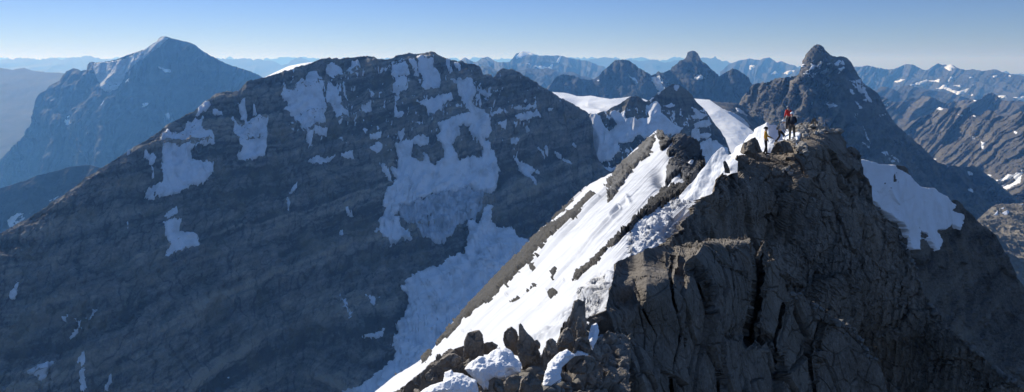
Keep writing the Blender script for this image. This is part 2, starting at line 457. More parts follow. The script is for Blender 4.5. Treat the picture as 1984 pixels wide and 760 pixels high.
def mdisp(size, dip=0., layer=0., gul=0., fine=0., seed=0, slant=0., vs=4., warp=.6, lay_h=None):
    """gullies down the fall line, bedded cliffs stepping out, broken detail; metres"""
    lh = lay_h or size*.8; gul *= (.85 if size >= 180 else .5); fine *= (.42 if size >= 180 else .28)
    def f(P, px, py):
        x, y, z = P[:, 0], P[:, 1], P[:, 2]
        w = perlin(P/(size*3.1), seed+1)*size*warp
        q = np.stack([(x+w+slant*z)/size, y/(size*2.), z/(size*vs)], -1)
        g_ = fbm(q, 3, seed+2, ridged=True)
        h = z+dip*x+perlin(P/(size*6), seed+3)*size*.8+perlin(P/(size*.9), seed+16)*size*.07
        l_ = np.tanh(4*n1(h/lh, seed+4))*.55+np.tanh(5*n1(h/(lh*.37), seed+5))*.4; l3 = n1(h/(lh*.13), seed+17)
        l_ = l_*(.65+.9*perlin(P/(size*2.2), seed+6))
        lo = gul*g_
        q2 = np.stack([(x+slant*z)/size*4, y/size*4, z/size*1.6], -1)
        hi = layer*l_+fine*fbm(q2, 4, seed+8, ridged=True, gain=.6)+fine*.35*fbm(P/size*14, 3, seed+9)
        q3 = np.stack([(x+slant*z)/size*6, y/size*3, z/size*.8], -1)
        cr = np.minimum(0, .35-np.abs(perlin(q3*np.array([1, 1, .5]), seed+12))*4)      # narrow clefts
        bnd = .62+.5*sstep(-.18, .22, perlin(P/np.array([size*5, size*5, size*3]), seed+18))
        tone = (1.0*l_+.8*l3)*bnd+.35*(bnd-.6)*-1+.25*np.clip(g_, -1, 1)+.25*perlin(P/(size*.45), seed+13)+.35*fbm(q3, 3, seed+14, gain=.6)+np.minimum(0, np.abs(perlin(q3*np.array([.5, .5, .25]), seed+15))*9-.7)*1.1
        return hi, lo, tone
    return f

def mountain(name, label, top, bot, ctrl, step, disp, mat, back, cat='mountain', rough=1.0, seed=0, crest=16):
    r = Relief(name, top, bot, ctrl, step, disp, mat, back=back, rough_top=rough, seed=seed, crest=crest)
    tag(r.obj, label, cat, kind='structure')
    return r

def ribs(k, wl, amp, seed, along=7.0, mask=None):
    """long spurs and gullies running down the slope (depth change in metres)"""
    def f(px, py, Y):
        u = px+k*py+wl*.5*fbm(np.stack([px/wl/2, py/wl/2, np.full(px.shape, .3)], -1).reshape(-1, 3), 2, seed+3).reshape(px.shape)
        q = np.stack([u/wl, py/(wl*along), np.full(px.shape, seed*.13+.5)], -1).reshape(-1, 3)
        v = fbm(q, 5, seed, gain=.55, ridged=True).reshape(px.shape)
        w = .35+1.0*sstep(-.3, .4, fbm(np.stack([px/wl/3, py/wl/2, np.full(px.shape, .8)], -1).reshape(-1, 3), 2, seed+5).reshape(px.shape))
        return -amp*v*w*(1 if mask is None else mask(px, py))
    return f

# --- farthest ranges
def crags(x0, x1, n, y, amp, seed):
    xs = np.linspace(x0, x1, n)
    v = fbm(np.stack([xs/28, np.full(n, seed+.2), np.full(n, .5)], -1), 5, seed, gain=.6, ridged=True)
    return [(a, y-amp*b) for a, b in zip(xs, v)]
mountain('faint_mountain', 'faintest pale blue range along the far horizon', [(a, b+34*float(sstep(1330, 1600, a))) for a, b in crags(-60, 2050, 900, 114, 5, 3)], 175,
         [(0, 110, 62000), (1984, 110, 62000), (1000, 150, 58000)], 3, mdisp(2500, 0, 40, 60, 30, 11), M_far, (6000, .5), rough=.9)
left_far = [(-60, 118), (0, 118), (20, 115), (50, 112), (75, 116), (107, 112), (140, 112), (172, 110), (190, 113), (230, 117), (300, 122), (420, 113), (440, 115), (480, 114), (520, 118), (545, 126),
            (558, 122), (566, 114), (580, 110.5), (592, 113), (605, 122), (640, 126), (760, 128), (900, 122), (1000, 126), (1130, 121), (1153, 114), (1175, 110), (1195, 113), (1225, 117), (1240, 120),
            (1260, 115), (1290, 121), (1350, 114), (1368, 111), (1386, 113), (1413, 122), (1450, 130), (1600, 132), (1700, 134), (2050, 140)]
_x = np.arange(-60, 2050, 3.0); _y = np.interp(_x, *zip(*left_far))
_n = fbm(np.stack([_x/34, _x*0+.3, _x*0+.6], -1), 5, 27, gain=.6, ridged=True)
left_far = [(a, b-4.0*c*(.5+.8*(a > 1380))+4*(a > 1560)) for a, b, c in zip(_x, _y, _n)]
mountain('hazy_mountain', 'hazy blue range with low humps just under the sky', left_far, 190,
         [(0, 112, 42000), (1984, 112, 42000), (0, 190, 34000), (1984, 190, 34000)], 2, mdisp(1600, 0, 40, 120, 50, 21), M_far, (5000, .6), rough=1.6)
mountain('plateau_mountain', 'flat topped hazy blue mountain at the left edge of the view', [(-60, 131), (0, 132), (24, 135), (47, 131), (62, 137), (90, 140), (118, 141), (180, 150), (260, 160)], 330,
         [(0, 132, 17000), (200, 150, 17000), (0, 330, 12000), (200, 330, 12000)], 2, mdisp(900, 0, 10, 22, 8, 31), M_gnd, (4000, .8), rough=.6)
rA = mountain('snowy_mountain', 'far pale blue mountain with bright snow on its rounded top', [(880, 128), (900, 111), (910, 118), (922, 121), (934, 113), (944.5, 111), (958, 118), (968, 122), (980, 122), (987, 120), (999, 106), (1013, 100), (1025, 101.5), (1037, 107), (1050, 107.6), (1064, 109), (1085, 108),
        (1102, 113), (1119, 116), (1136, 118), (1153, 123), (1174, 133), (1200, 145)], 175,
        [(900, 115, 19500), (1010, 100, 20000), (1180, 140, 21000), (900, 175, 17000), (1180, 175, 17500)], 1.2, (ribs(.3, 40, 500, 42), mdisp(700, 0, 40, 80, 40, 41)), M_far, (3000, .8), rough=1.0)
zg = lambda p: zz(900, 70, 2.923, p)
for p in ([(290, 118), (318, 92), (345, 86), (400, 108), (350, 112), (320, 125), (295, 128)], [(388, 186), (430, 172), (500, 165), (495, 192), (420, 192)], [(515, 158), (535, 122), (548, 113), (545, 130), (530, 158)], [(340, 150), (380, 140), (370, 165)]):
    rA.sub('snow_field', [zg(p)], M_snowfar, 12, edge=1.2, rough=1.0, keep=.5)
mountain('jagged_mountain', 'low jagged blue ridge in front of the far snowy peak', [(925, 136), (934, 130), (944, 128), (955, 132), (965, 138), (990, 141), (1010, 137), (1023, 132), (1034, 135), (1044, 137), (1058, 134), (1071, 135), (1088, 143), (1105, 140), (1120, 146), (1150, 152), (1180, 160)], 215,
        [(934, 130, 14000), (1180, 160, 14000), (934, 215, 12000), (1180, 215, 12000)], 1.3, mdisp(450, 0, 30, 90, 45, 51), M_far, (2500, .9), rough=1.6)
r4 = mountain('pale_mountain', 'pale hazy range with small glaciers left of the pyramid peak', [(1395, 140), (1408, 128), (1420, 122), (1430, 119), (1436, 116), (1445, 116), (1453, 113), (1462, 115), (1472, 117), (1482, 113), (1489, 112), (1496, 116), (1505, 122), (1515, 119), (1524, 124), (1534, 126), (1545, 131), (1580, 140)], 185,
        [(1400, 130, 24000), (1570, 140, 24000), (1400, 185, 20000), (1570, 185, 20000)], 1.3, (ribs(.5, 40, 500, 62), mdisp(700, 0, 40, 80, 40, 61)), M_far, (3000, .8), rough=1.0)
for p in ([(1513, 141), (1525, 136), (1540, 138), (1535, 143), (1520, 143)], [(1448, 134), (1460, 128), (1464, 132), (1455, 136)], [(1490, 146), (1500, 139), (1506, 143)]):
    r4.sub('snow_field', [p], M_snowfar, 12, edge=1.0, rough=.8, keep=.5)
top = zz(1420, 60, 2.112, [(480, 150), (500, 145), (525, 148), (550, 140), (575, 146), (600, 150), (635, 158), (660, 155), (690, 143), (710, 137), (740, 140), (762, 152), (780, 160), (800, 160), (825, 142), (840, 132), (855, 139), (870, 140), (895, 138), (915, 148), (930, 155), (955, 160), (980, 155), (1000, 160), (1020, 165), (1048, 160), (1070, 157), (1085, 162), (1100, 170), (1125, 174), (1150, 180), (1170, 178), (1191, 185), (1260, 190)])
r1 = mountain('glacier_mountain', 'long blue range with cream glaciers on the right skyline', top, 232, [(1650, 130, 21000), (2010, 150, 17500), (1650, 230, 17500), (2010, 230, 14500)], 1.1, (ribs(.8, 55, 600, 72), mdisp(620, 0, 30, 70, 30, 71, slant=.5)), M_far, (3000, .8), rough=1.0)
zi = lambda p: zz(1700, 110, 4.472, p)
for p in ([(575, 90), (640, 65), (668, 92), (640, 122), (600, 112)], [(290, 252), (340, 235), (430, 186), (442, 205), (370, 250)], [(440, 203), (550, 203), (540, 228), (470, 222)], [(600, 218), (640, 180), (657, 190), (620, 218)],
          [(138, 228), (190, 200), (242, 205), (180, 235)], [(508, 278), (600, 253), (602, 275), (652, 290), (642, 308), (540, 292)], [(638, 300), (700, 302), (802, 272), (742, 328), (700, 333)], [(1000, 175), (1042, 168), (1032, 198), (1005, 192)],
          [(778, 198), (832, 176), (822, 193)], [(1130, 170), (1160, 160), (1155, 178)], [(820, 245), (840, 235), (835, 250)], [(655, 255), (720, 245), (715, 258), (660, 264)], [(1040, 345), (1112, 343), (1132, 372), (1080, 377)], [(1180, 372), (1270, 363), (1275, 397), (1220, 388)], [(790, 345), (840, 338), (835, 350)]):
    r1.sub('glacier', [zi(p)], M_snowfar, 15, edge=.9, rough=.7, keep=.4)
top = zi([(-60, 330), (-20, 300), (30, 262), (80, 265), (130, 280), (165, 300), (200, 262), (260, 250), (330, 262), (420, 275), (480, 290), (560, 300), (640, 310), (700, 335), (760, 352), (830, 375), (960, 400)])
mountain('low_mountain', 'low rounded blue hills under the glacier range', top, 250, [(1690, 175, 13000), (1910, 195, 12500), (1690, 250, 10500), (1910, 250, 10500)], 1.3, (ribs(.9, 50, 350, 82), mdisp(420, 0, 15, 45, 20, 81, slant=.4)), M_far, (2500, .8), rough=.8)
top = zi([(-40, 470), (30, 345), (60, 350), (110, 380), (160, 395), (250, 390), (300, 355), (340, 370), (400, 340), (450, 350), (500, 360), (540, 385), (580, 405), (640, 400), (700, 380), (760, 370), (820, 380), (890, 370), (930, 335), (985, 305), (1010, 315), (1040, 345), (1080, 375), (1130, 385), (1200, 380), (1240, 385), (1280, 392), (1340, 400)])
r2 = mountain('dark_tipped_mountain', 'blue grey ridge with a dark pointed tip near the right edge', top, 290, [(1700, 205, 9500), (1920, 178, 9500), (2000, 200, 9000), (1700, 290, 8000), (2000, 290, 7500)], 1.1, (ribs(.9, 45, 260, 92), mdisp(300, .2, 12, 30, 16, 91, slant=.5)), M_mid, (2000, .9), rough=1.0)
for p in ([(845, 355), (910, 316), (937, 325), (900, 362)], [(832, 378), (862, 375), (860, 386), (838, 388)], [(70, 416), (92, 412), (88, 422)], [(340, 398), (356, 396), (352, 406)]):
    r2.sub('snow_field', [zi(p)], M_snowfar, 8, edge=.9, rough=.6, keep=.5)
top = zi([(60, 760), (150, 680), (220, 615), (300, 555), (380, 520), (440, 500), (500, 470), (540, 440), (580, 450), (640, 440), (700, 435), (770, 435), (800, 432), (815, 470), (850, 515), (880, 515), (920, 480), (965, 462), (1000, 470), (1040, 505), (1100, 520), (1150, 515), (1200, 500), (1240, 475), (1280, 480), (1350, 470)])
r3 = mountain('gullied_mountain', 'sunlit brown mountain wall cut by slanting gullies at the right edge', top, 480,
        [(1740, 260, 7600), (1850, 208, 7000), (1984, 216, 6000), (1760, 380, 6500), (1984, 380, 4900), (1984, 480, 4300), (1800, 480, 5400)], .9, (ribs(.95, 42, 210, 102), mdisp(190, .3, 4, 22, 14, 101, slant=.75, vs=7)), M_mid, (1500, .9), rough=1.2)
zj = lambda p: zz(1700, 270, 3.304, p)
for p in ([zi(q) for q in ([(513, 457), (540, 432), (572, 450), (550, 469)], [(808, 462), (890, 447), (892, 457), (820, 470)], [(700, 500), (742, 502), (720, 515)], [(818, 690), (845, 688), (843, 713), (822, 712)], [(1188, 655), (1220, 650), (1212, 668), (1192, 668)], [(830, 515), (855, 513), (850, 525)])]
          + [zj(q) for q in ([(338, 122), (372, 116), (360, 130)], [(668, 20), (692, 25), (680, 62), (668, 62)], [(748, 266), (880, 222), (935, 190), (940, 225), (915, 265), (880, 292), (830, 330), (788, 300), (850, 285), (885, 262), (870, 245), (800, 268)], [(700, 222), (728, 222), (710, 240)], [(880, 366), (935, 360), (935, 372), (885, 374)])]):
    r3.sub('snow_field', [p], M_snowfar, 4, edge=.9, rough=.8, keep=.5, seed=4)

# --- range behind the saddle
zh1 = lambda p: zz(900, 70, 2.923, p)
top = zh1([(440, 320), (480, 280), (500, 255), (520, 230), (545, 218), (575, 216), (600, 222), (620, 225), (650, 240), (680, 245), (710, 248), (740, 240), (760, 225), (780, 205), (810, 175), (840, 150), (860, 138), (880, 134), (910, 132), (930, 138), (950, 150), (975, 172), (1000, 190), (1040, 215), (1060, 222), (1085, 212), (1100, 198), (1112, 207), (1130, 203), (1150, 195), (1170, 190), (1178, 170), (1186, 176), (1200, 160), (1225, 142), (1250, 130), (1256, 112), (1265, 97), (1278, 88), (1290, 85), (1305, 88), (1318, 97), (1330, 115), (1334, 130), (1350, 148), (1380, 170), (1400, 190), (1425, 210), (1445, 230), (1460, 216), (1480, 205), (1500, 194), (1520, 185), (1540, 190), (1560, 200), (1585, 218), (1610, 235), (1618, 258), (1640, 285), (1700, 330)])
rB = mountain('horn_mountain', 'blue double mountain with a thumb shaped horn and a rounded dome beyond the saddle', top, 300,
         [(1080, 150, 8200), (1210, 115, 8200), (1340, 100, 7800), (1440, 140, 7400), (1080, 300, 7450), (1440, 300, 6700), (1300, 200, 7400)], 1.0, (ribs(-.1, 40, 200, 112, 3), mdisp(260, .15, 15, 40, 26, 111)), M_left, (1500, 1.0), rough=1.2)
for p in ([(1300, 246), (1322, 215), (1340, 228), (1362, 238), (1320, 248)], [(965, 255), (985, 258), (980, 270)], [(750, 250), (765, 248), (758, 258)]):
    rB.sub('snow_field', [zh1(p)], M_snowfar, 8, edge=.8, rough=.6, keep=.5)
rB.sub('snow_field', [zh1([(930, 225), (960, 235), (985, 262), (970, 268)]), zh1([(1055, 235), (1100, 225), (1130, 280), (1120, 320), (1085, 285)])], M_snowmid, 6, edge=1.5, rough=1.5, keep=.6)

# --- the big left peak
za = lambda p: zz(0, 40, 2.112, p)
top = za([(-120, 700), (-60, 590), (0, 575), (40, 525), (85, 485), (110, 440), (128, 415), (135, 385), (138, 335), (152, 305), (165, 293), (185, 285), (200, 268), (225, 258), (245, 245), (255, 222), (270, 208), (300, 194), (318, 198), (335, 206), (345, 202), (355, 205), (358, 182), (366, 172), (378, 168), (390, 170), (410, 172), (430, 170), (460, 162), (490, 155), (525, 140), (560, 128), (590, 118), (620, 100), (645, 88), (648, 74), (660, 68), (690, 68), (740, 82), (790, 95), (830, 125), (870, 148), (930, 178), (1000, 200), (1056, 222), (1120, 260), (1250, 330)])
rL = mountain('pointed_mountain', 'large hazy blue peak at the left with a curving glacier below its pointed summit', top, 420,
         [(0, 310, 10500), (180, 120, 10800), (315, 72, 10500), (500, 145, 11000), (590, 190, 11500), (0, 420, 9900), (300, 420, 8550), (590, 420, 10050), (100, 250, 10000)], 1.0, (ribs(.1, 60, 160, 122, 5), mdisp(420, 0, 28, 60, 26, 121)), M_left, (1800, 1.0), rough=.9)
rL.sub('glacier', [za([(384, 178), (390, 172), (430, 171), (510, 156), (620, 104), (648, 76), (668, 68), (692, 72), (660, 110), (600, 150), (560, 170), (545, 190), (520, 215), (500, 245), (480, 275), (450, 292), (420, 285), (400, 240), (388, 210)])], M_shadesnow, 9, edge=1.5, rough=1.6, keep=.35)
for p in ([(256, 405), (285, 388), (290, 410), (305, 425), (270, 428)], [(580, 340), (598, 332), (614, 345), (610, 372), (585, 366)], [(410, 350), (435, 318), (445, 325), (425, 352)], [(650, 190), (700, 205), (690, 222)], [(515, 255), (532, 240), (535, 256)], [(670, 380), (690, 376), (690, 395)]):
    rL.sub('snow_field', [za(p)], M_snowmid, 5, edge=1.2, rough=1.2, keep=.6)
top = za([(-100, 730), (0, 690), (60, 668), (110, 652), (160, 632), (215, 618), (270, 604), (330, 591), (365, 590), (400, 600), (440, 615), (520, 650)])
rH = mountain('shoulder_mountain', 'dark blue rounded hill below the big left peak', top, 520, [(0, 365, 5200), (190, 322, 5200), (0, 520, 4800), (240, 520, 4650)], 1.1, mdisp(200, -.1, 12, 28, 12, 131), M_left, (900, 1.0), rough=.8)
for p in (zz(0, 380, 2, [(30, 95), (75, 72), (125, 70), (100, 95), (40, 128)]), zz(0, 380, 2, [(185, 12), (225, 0), (228, 8), (190, 28)])):
    rH.sub('snow_field', [p], M_snowmid, 4, edge=1.0, rough=1.0, keep=.5)

# --- pyramid peak on the right
zt = lambda p: zz(1420, 60, 2.112, p)
top = zt([(0, 330), (30, 290), (45, 270), (75, 232), (82, 218), (95, 214), (110, 216), (125, 210), (140, 211), (158, 204), (175, 195), (200, 192), (225, 189), (250, 187), (268, 181), (275, 160), (285, 135), (292, 118), (300, 100), (314, 82), (330, 65), (345, 57), (355, 62), (370, 70), (378, 84), (390, 95), (405, 105), (425, 107), (438, 104), (450, 105), (465, 116), (480, 130), (495, 152), (510, 170), (520, 192), (530, 212), (550, 228), (570, 240), (588, 252), (600, 265), (612, 290), (620, 312), (635, 340), (650, 360), (668, 384), (690, 402), (715, 426), (740, 450), (768, 475), (800, 502), (820, 524), (840, 540), (870, 546), (900, 551), (930, 556), (960, 555), (985, 551), (1005, 556), (1018, 570), (1030, 582), (1055, 600), (1080, 620), (1105, 643), (1130, 665), (1160, 688), (1191, 698), (1260, 725)])
rT = mountain('pyramid_mountain', 'steep dark pyramid peak with snow flecked ledges behind the climbers', top, 470,
         [(1440, 200, 4300), (1583, 87, 3900), (1650, 122, 4000), (1720, 215, 4200), (1850, 320, 4400), (2000, 400, 4500), (1440, 330, 3750), (1583, 250, 3530), (1700, 470, 3500), (1900, 470, 4100), (2000, 470, 4320), (1550, 150, 3780)], .9,
         (ribs(.45, 30, 110, 142, 6, lambda px, py: .25+.75*sstep(1640, 1560, px-.4*(py-120))), mdisp(120, .05, 12, 40, 30, 141, slant=.35)), M_tow, (900, 1.3), rough=1.2)
zh = lambda p: zz(1500, 70, 3.304, p)
for p in ([(180, 212), (190, 190), (208, 182), (200, 205)], [(224, 215), (242, 180), (260, 186), (246, 214)], [(278, 194), (298, 166), (306, 176), (290, 196)], [(296, 232), (340, 210), (338, 235), (312, 236)], [(376, 187), (408, 153), (424, 164), (396, 190)], [(418, 182), (430, 156), (450, 164), (448, 184)],
          [(412, 220), (446, 194), (458, 206), (430, 222)], [(188, 242), (240, 231), (232, 250), (210, 246)], [(236, 242), (268, 229), (266, 240)], [(316, 311), (342, 304), (336, 316)], [(325, 180), (350, 160), (345, 178)], [(230, 165), (262, 150), (258, 162)], [(385, 240), (412, 235), (408, 242)], [(225, 440), (252, 432), (246, 442)]):
    rT.sub('snow_ledge', [zh(p)], M_snowfar, 6, edge=.9, rough=1.0, keep=.4, seed=3)
for p in ([(498, 282), (530, 274), (572, 350), (622, 420), (600, 432), (560, 372), (520, 322)], [(512, 420), (528, 420), (552, 465), (528, 467)], [(480, 340), (500, 345), (520, 385), (500, 375)], [(548, 575), (560, 580), (612, 688), (600, 690)], [(553, 680), (612, 715), (580, 712)], [(486, 498), (500, 498), (524, 545), (512, 540)],
          [(340, 435), (380, 432), (395, 455), (350, 460)], [(650, 505), (690, 500), (690, 516), (655, 518)], [(560, 410), (575, 405), (580, 430)], [(465, 535), (490, 540), (510, 562), (490, 555)]):
    rT.sub('snow_couloir', [zh(p)], M_snowmid, 3, edge=1.3, rough=1.6, keep=.6, seed=6)
for p in ([(14, 88), (50, 80), (85, 110), (122, 150), (80, 152), (40, 130)], [(590, 200), (622, 205), (605, 240)], [(572, 325), (605, 340), (585, 348)]):
    rT.sub('snow_couloir', [zj(p)], M_snowmid, 3, edge=1.3, rough=1.6, keep=.6, seed=7)
top = zj([(520, 640), (560, 590), (600, 550), (630, 528), (680, 480), (720, 445), (760, 418), (800, 412), (850, 415), (900, 410), (938, 408), (1050, 400)])
rV = mountain('banded_mountain', 'dark banded rocky hillside low at the right edge', top, 640, [(1860, 440, 1500), (2000, 395, 1700), (1880, 640, 1050), (2000, 640, 1150)], 1.0, mdisp(60, .25, 6, 16, 6, 151), M_val, (400, .9), rough=1.0)
for p in ([(745, 492), (765, 472), (772, 486), (760, 498)], [(788, 482), (835, 478), (838, 488), (820, 502)], [(785, 440), (812, 432), (808, 446)], [(900, 418), (935, 412), (930, 424), (905, 426)], [(790, 455), (815, 448), (812, 460)]):
    rV.sub('snow_field', [zj(p)], M_snowmid, 1.5, edge=.9, rough=.8, keep=.5)

# --- saddle snow, the glacier right of the middle peak, the middle peak
zs = lambda p: zz(900, 70, 2.923, p)
top = zs([(440, 330), (470, 318), (495, 318), (540, 321), (580, 325), (610, 332), (640, 341), (675, 342), (715, 337), (745, 341), (780, 351), (830, 358), (880, 352), (920, 345), (945, 342), (1000, 352), (1050, 370)])
r = mountain('saddle_mountain', 'smooth sunlit snow saddle between the dark ridge and the middle peak', top, 232,
         [(1069, 179, 4000), (1119, 186, 3900), (1184, 192, 3700), (1223, 187, 4000), (1100, 225, 2950), (1200, 225, 2950)], 1.0, mdisp(200, 0, 0, 12, 1.0, 161, vs=2), M_snowfar, (600, .6), rough=.2)
top = zs([(1270, 330), (1300, 354), (1340, 358), (1388, 362), (1420, 385), (1450, 405), (1500, 440), (1540, 468), (1590, 505), (1640, 545), (1700, 580)])
rG = mountain('ice_mountain', 'smooth sloping glacier apron to the right of the middle peak', top, 330,
         [(1345, 192, 4000), (1376, 194, 3950), (1450, 245, 3550), (1345, 300, 3150), (1470, 300, 3080), (1430, 255, 3400)], 1.0, mdisp(180, 0, 0, 7, .8, 171, vs=2), M_snowfar, (500, .6), rough=.2)
top = zs([(1360, 372), (1388, 361), (1405, 368), (1420, 375), (1470, 378), (1540, 381), (1565, 392), (1585, 404), (1600, 425), (1625, 455), (1650, 485), (1675, 515), (1720, 560)])
rG2 = mountain('rim_mountain', 'dark rocky rim above the glacier apron with snow ledges', top, zs([(1360, 378), (1388, 372), (1450, 415), (1540, 475), (1640, 550), (1720, 600)]),
         [(1376, 193, 4100), (1427, 200, 4050), (1470, 244, 3950), (1376, 200, 3980), (1450, 240, 3850), (1480, 265, 3800)], .9, mdisp(90, .1, 6, 14, 7, 181), M_sec, (400, 1.0), rough=.9)
rG2.sub('snow_ledge', [zs([(1440, 405), (1500, 430), (1560, 460), (1620, 510), (1600, 520), (1520, 465), (1450, 418)]), zs([(1540, 410), (1580, 425), (1600, 450), (1560, 440)])], M_snowmid, 3, edge=1.2, rough=1.5, keep=.6)
zq = lambda p: zz(1080, 140, 3.619, p)
top = [(1085, 235), (1110, 228), (1140, 222)]+zq([(240, 292), (270, 298), (300, 285), (340, 280), (380, 250), (430, 230), (460, 205), (490, 185), (515, 172), (560, 167), (585, 180), (605, 200), (620, 206), (645, 196), (670, 175), (700, 150), (740, 125), (770, 105), (800, 88), (830, 85), (850, 90), (880, 110), (910, 135), (940, 160), (955, 185), (985, 220), (1020, 255), (1050, 285), (1080, 330), (1110, 375), (1150, 420), (1175, 465), (1190, 510), (1200, 550), (1240, 600), (1330, 660)])
rS = mountain('banded_snow_mountain', 'middle peak with snow and dark rock bands and a small summit snowcap', top, 372,
         [(1110, 230, 2760), (1150, 220, 2760), (1235, 187, 2800), (1305, 164, 2820), (1380, 230, 2950), (1440, 330, 3050), (1110, 370, 2600), (1250, 370, 2560), (1440, 372, 2995), (1305, 260, 2685)], .9,
         mdisp(85, .03, 8, 26, 8, 191, slant=-.1), M_sec, (450, 1.1), rough=1.0)
for i, ps in enumerate((
    [[(165, 400), (215, 330), (240, 292), (285, 300), (330, 380), (360, 410), (420, 360), (360, 305), (400, 265), (440, 285), (470, 290), (480, 330), (560, 340), (600, 310), (645, 325), (620, 235), (690, 200), (720, 225), (725, 290), (770, 330), (840, 380), (880, 390), (850, 430), (800, 450), (740, 440), (690, 455), (620, 460), (560, 440), (530, 490), (470, 500), (430, 500), (440, 560), (380, 620), (310, 640), (230, 600), (215, 540)]],
    [[(735, 235), (800, 218), (832, 235), (790, 245)]], [[(930, 255), (990, 270), (1040, 305), (1010, 330), (950, 330)]], [[(935, 365), (1000, 345), (1060, 330), (1085, 365), (1020, 385), (960, 395)]],
    [[(990, 600), (975, 520), (1030, 480), (1060, 450), (1085, 480), (1120, 470), (1180, 550), (1190, 600), (1100, 700), (1000, 700)]], [[(940, 400), (975, 400), (985, 480), (960, 505)]], [[(805, 98), (830, 88), (852, 96), (855, 118), (840, 118), (820, 137), (812, 118)]],
    [[(285, 660), (320, 655), (380, 672), (440, 660), (400, 690), (350, 720), (310, 705)]], [[(640, 200), (660, 178), (690, 168), (680, 182), (650, 204)]], [[(1000, 440), (1050, 425), (1080, 440), (1040, 465)]], [[(700, 155), (718, 142), (716, 152)]], [[(930, 310), (960, 300), (945, 345)]])):
    rS.sub('snow_field', [zq(p) for p in ps], M_snowmid, 5, edge=1.6, rough=1.8, keep=.35, seed=20+i, streak=1.6)

top = [(505, 153), (515, 149), (530, 141.5), (545, 134.5), (559, 128.5), (580, 124), (598, 121.3), (612, 120), (640, 122), (670, 130)]
mountain('snow_dome_mountain', 'bright white snow dome just showing behind the left shoulder of the layered face', top, 175,
         [(515, 150, 3700), (600, 121, 3700), (515, 175, 3150), (670, 175, 3150)], 1.0, mdisp(200, 0, 0, 5, .8, 195, vs=2), M_snowfar, (400, .6), rough=.2)

# --- the great layered face
top = [(-60, 500), (0, 455), (30, 437), (60, 420), (90, 400), (137, 367), (165, 345), (199, 324), (237, 303), (246, 296), (270, 281), (303, 258), (331, 239), (360, 222), (379, 215), (393, 201), (417, 184), (440, 177), (462, 177), (470, 168), (478, 158), (500, 153), (511, 149.5), (530, 144), (559, 136), (580, 129), (601, 122), (620, 116), (638, 112.6), (664, 112), (690, 112.6), (698, 110), (712, 108.4), (725, 110), (729, 115), (748, 116.5), (762, 112.6), (767, 107), (777, 105), (785, 105), (793, 101), (798, 104), (803, 104.5), (817, 103.7), (830, 102), (840.5, 101), (849, 107), (856, 110), (872, 116), (884, 119), (896, 118), (906, 123), (919, 122), (928, 127), (932, 133), (936, 145), (944, 145), (951, 144), (954, 150), (959, 148), (964, 139), (969, 136), (975, 134), (984, 135), (993, 134), (1000, 139), (1006, 139), (1014, 146), (1022, 149), (1038, 160), (1054, 170), (1068, 177), (1080, 187), (1092, 192), (1119, 207), (1139, 219.5), (1146, 240), (1150, 275), (1158, 305), (1170, 325), (1200, 342), (1260, 380)]
rM = mountain('layered_mountain', 'huge dark layered rock face streaked with shaded snow and hanging glaciers', top, 800,
         [(0, 450, 1750), (250, 300, 2000), (480, 158, 2400), (640, 112, 2600), (830, 102, 2750), (980, 134, 2750), (1146, 220, 2700), (1200, 345, 2560), (0, 800, 1500), (300, 800, 1530), (600, 800, 1780),
          (300, 500, 1780), (600, 350, 2230), (850, 290, 2450), (850, 400, 2290), (900, 450, 2210), (900, 520, 2040), (800, 700, 1730), (1000, 500, 2100), (1050, 350, 2460), (720, 790, 1640), (1200, 700, 1850)], 1.25,
         (ribs(-.15, 110, 14, 202, 4), mdisp(70, -.2, 11, 32, 18, 201, slant=-.12, lay_h=52)), M_main, (500, 1.1), rough=1.5)
zA = lambda p: zz(260, 180, 2.303, p); zB = lambda p: zz(520, 90, 3.04, p); zC = lambda p: zz(700, 90, 3.304, p)
zD = lambda p: zz(700, 290, 3.619, p); zE = lambda p: zz(860, 120, 3.041, p); zF = lambda p: zz(690, 400, 2.111, p); z3 = lambda p: zz(0, 380, 2, p)
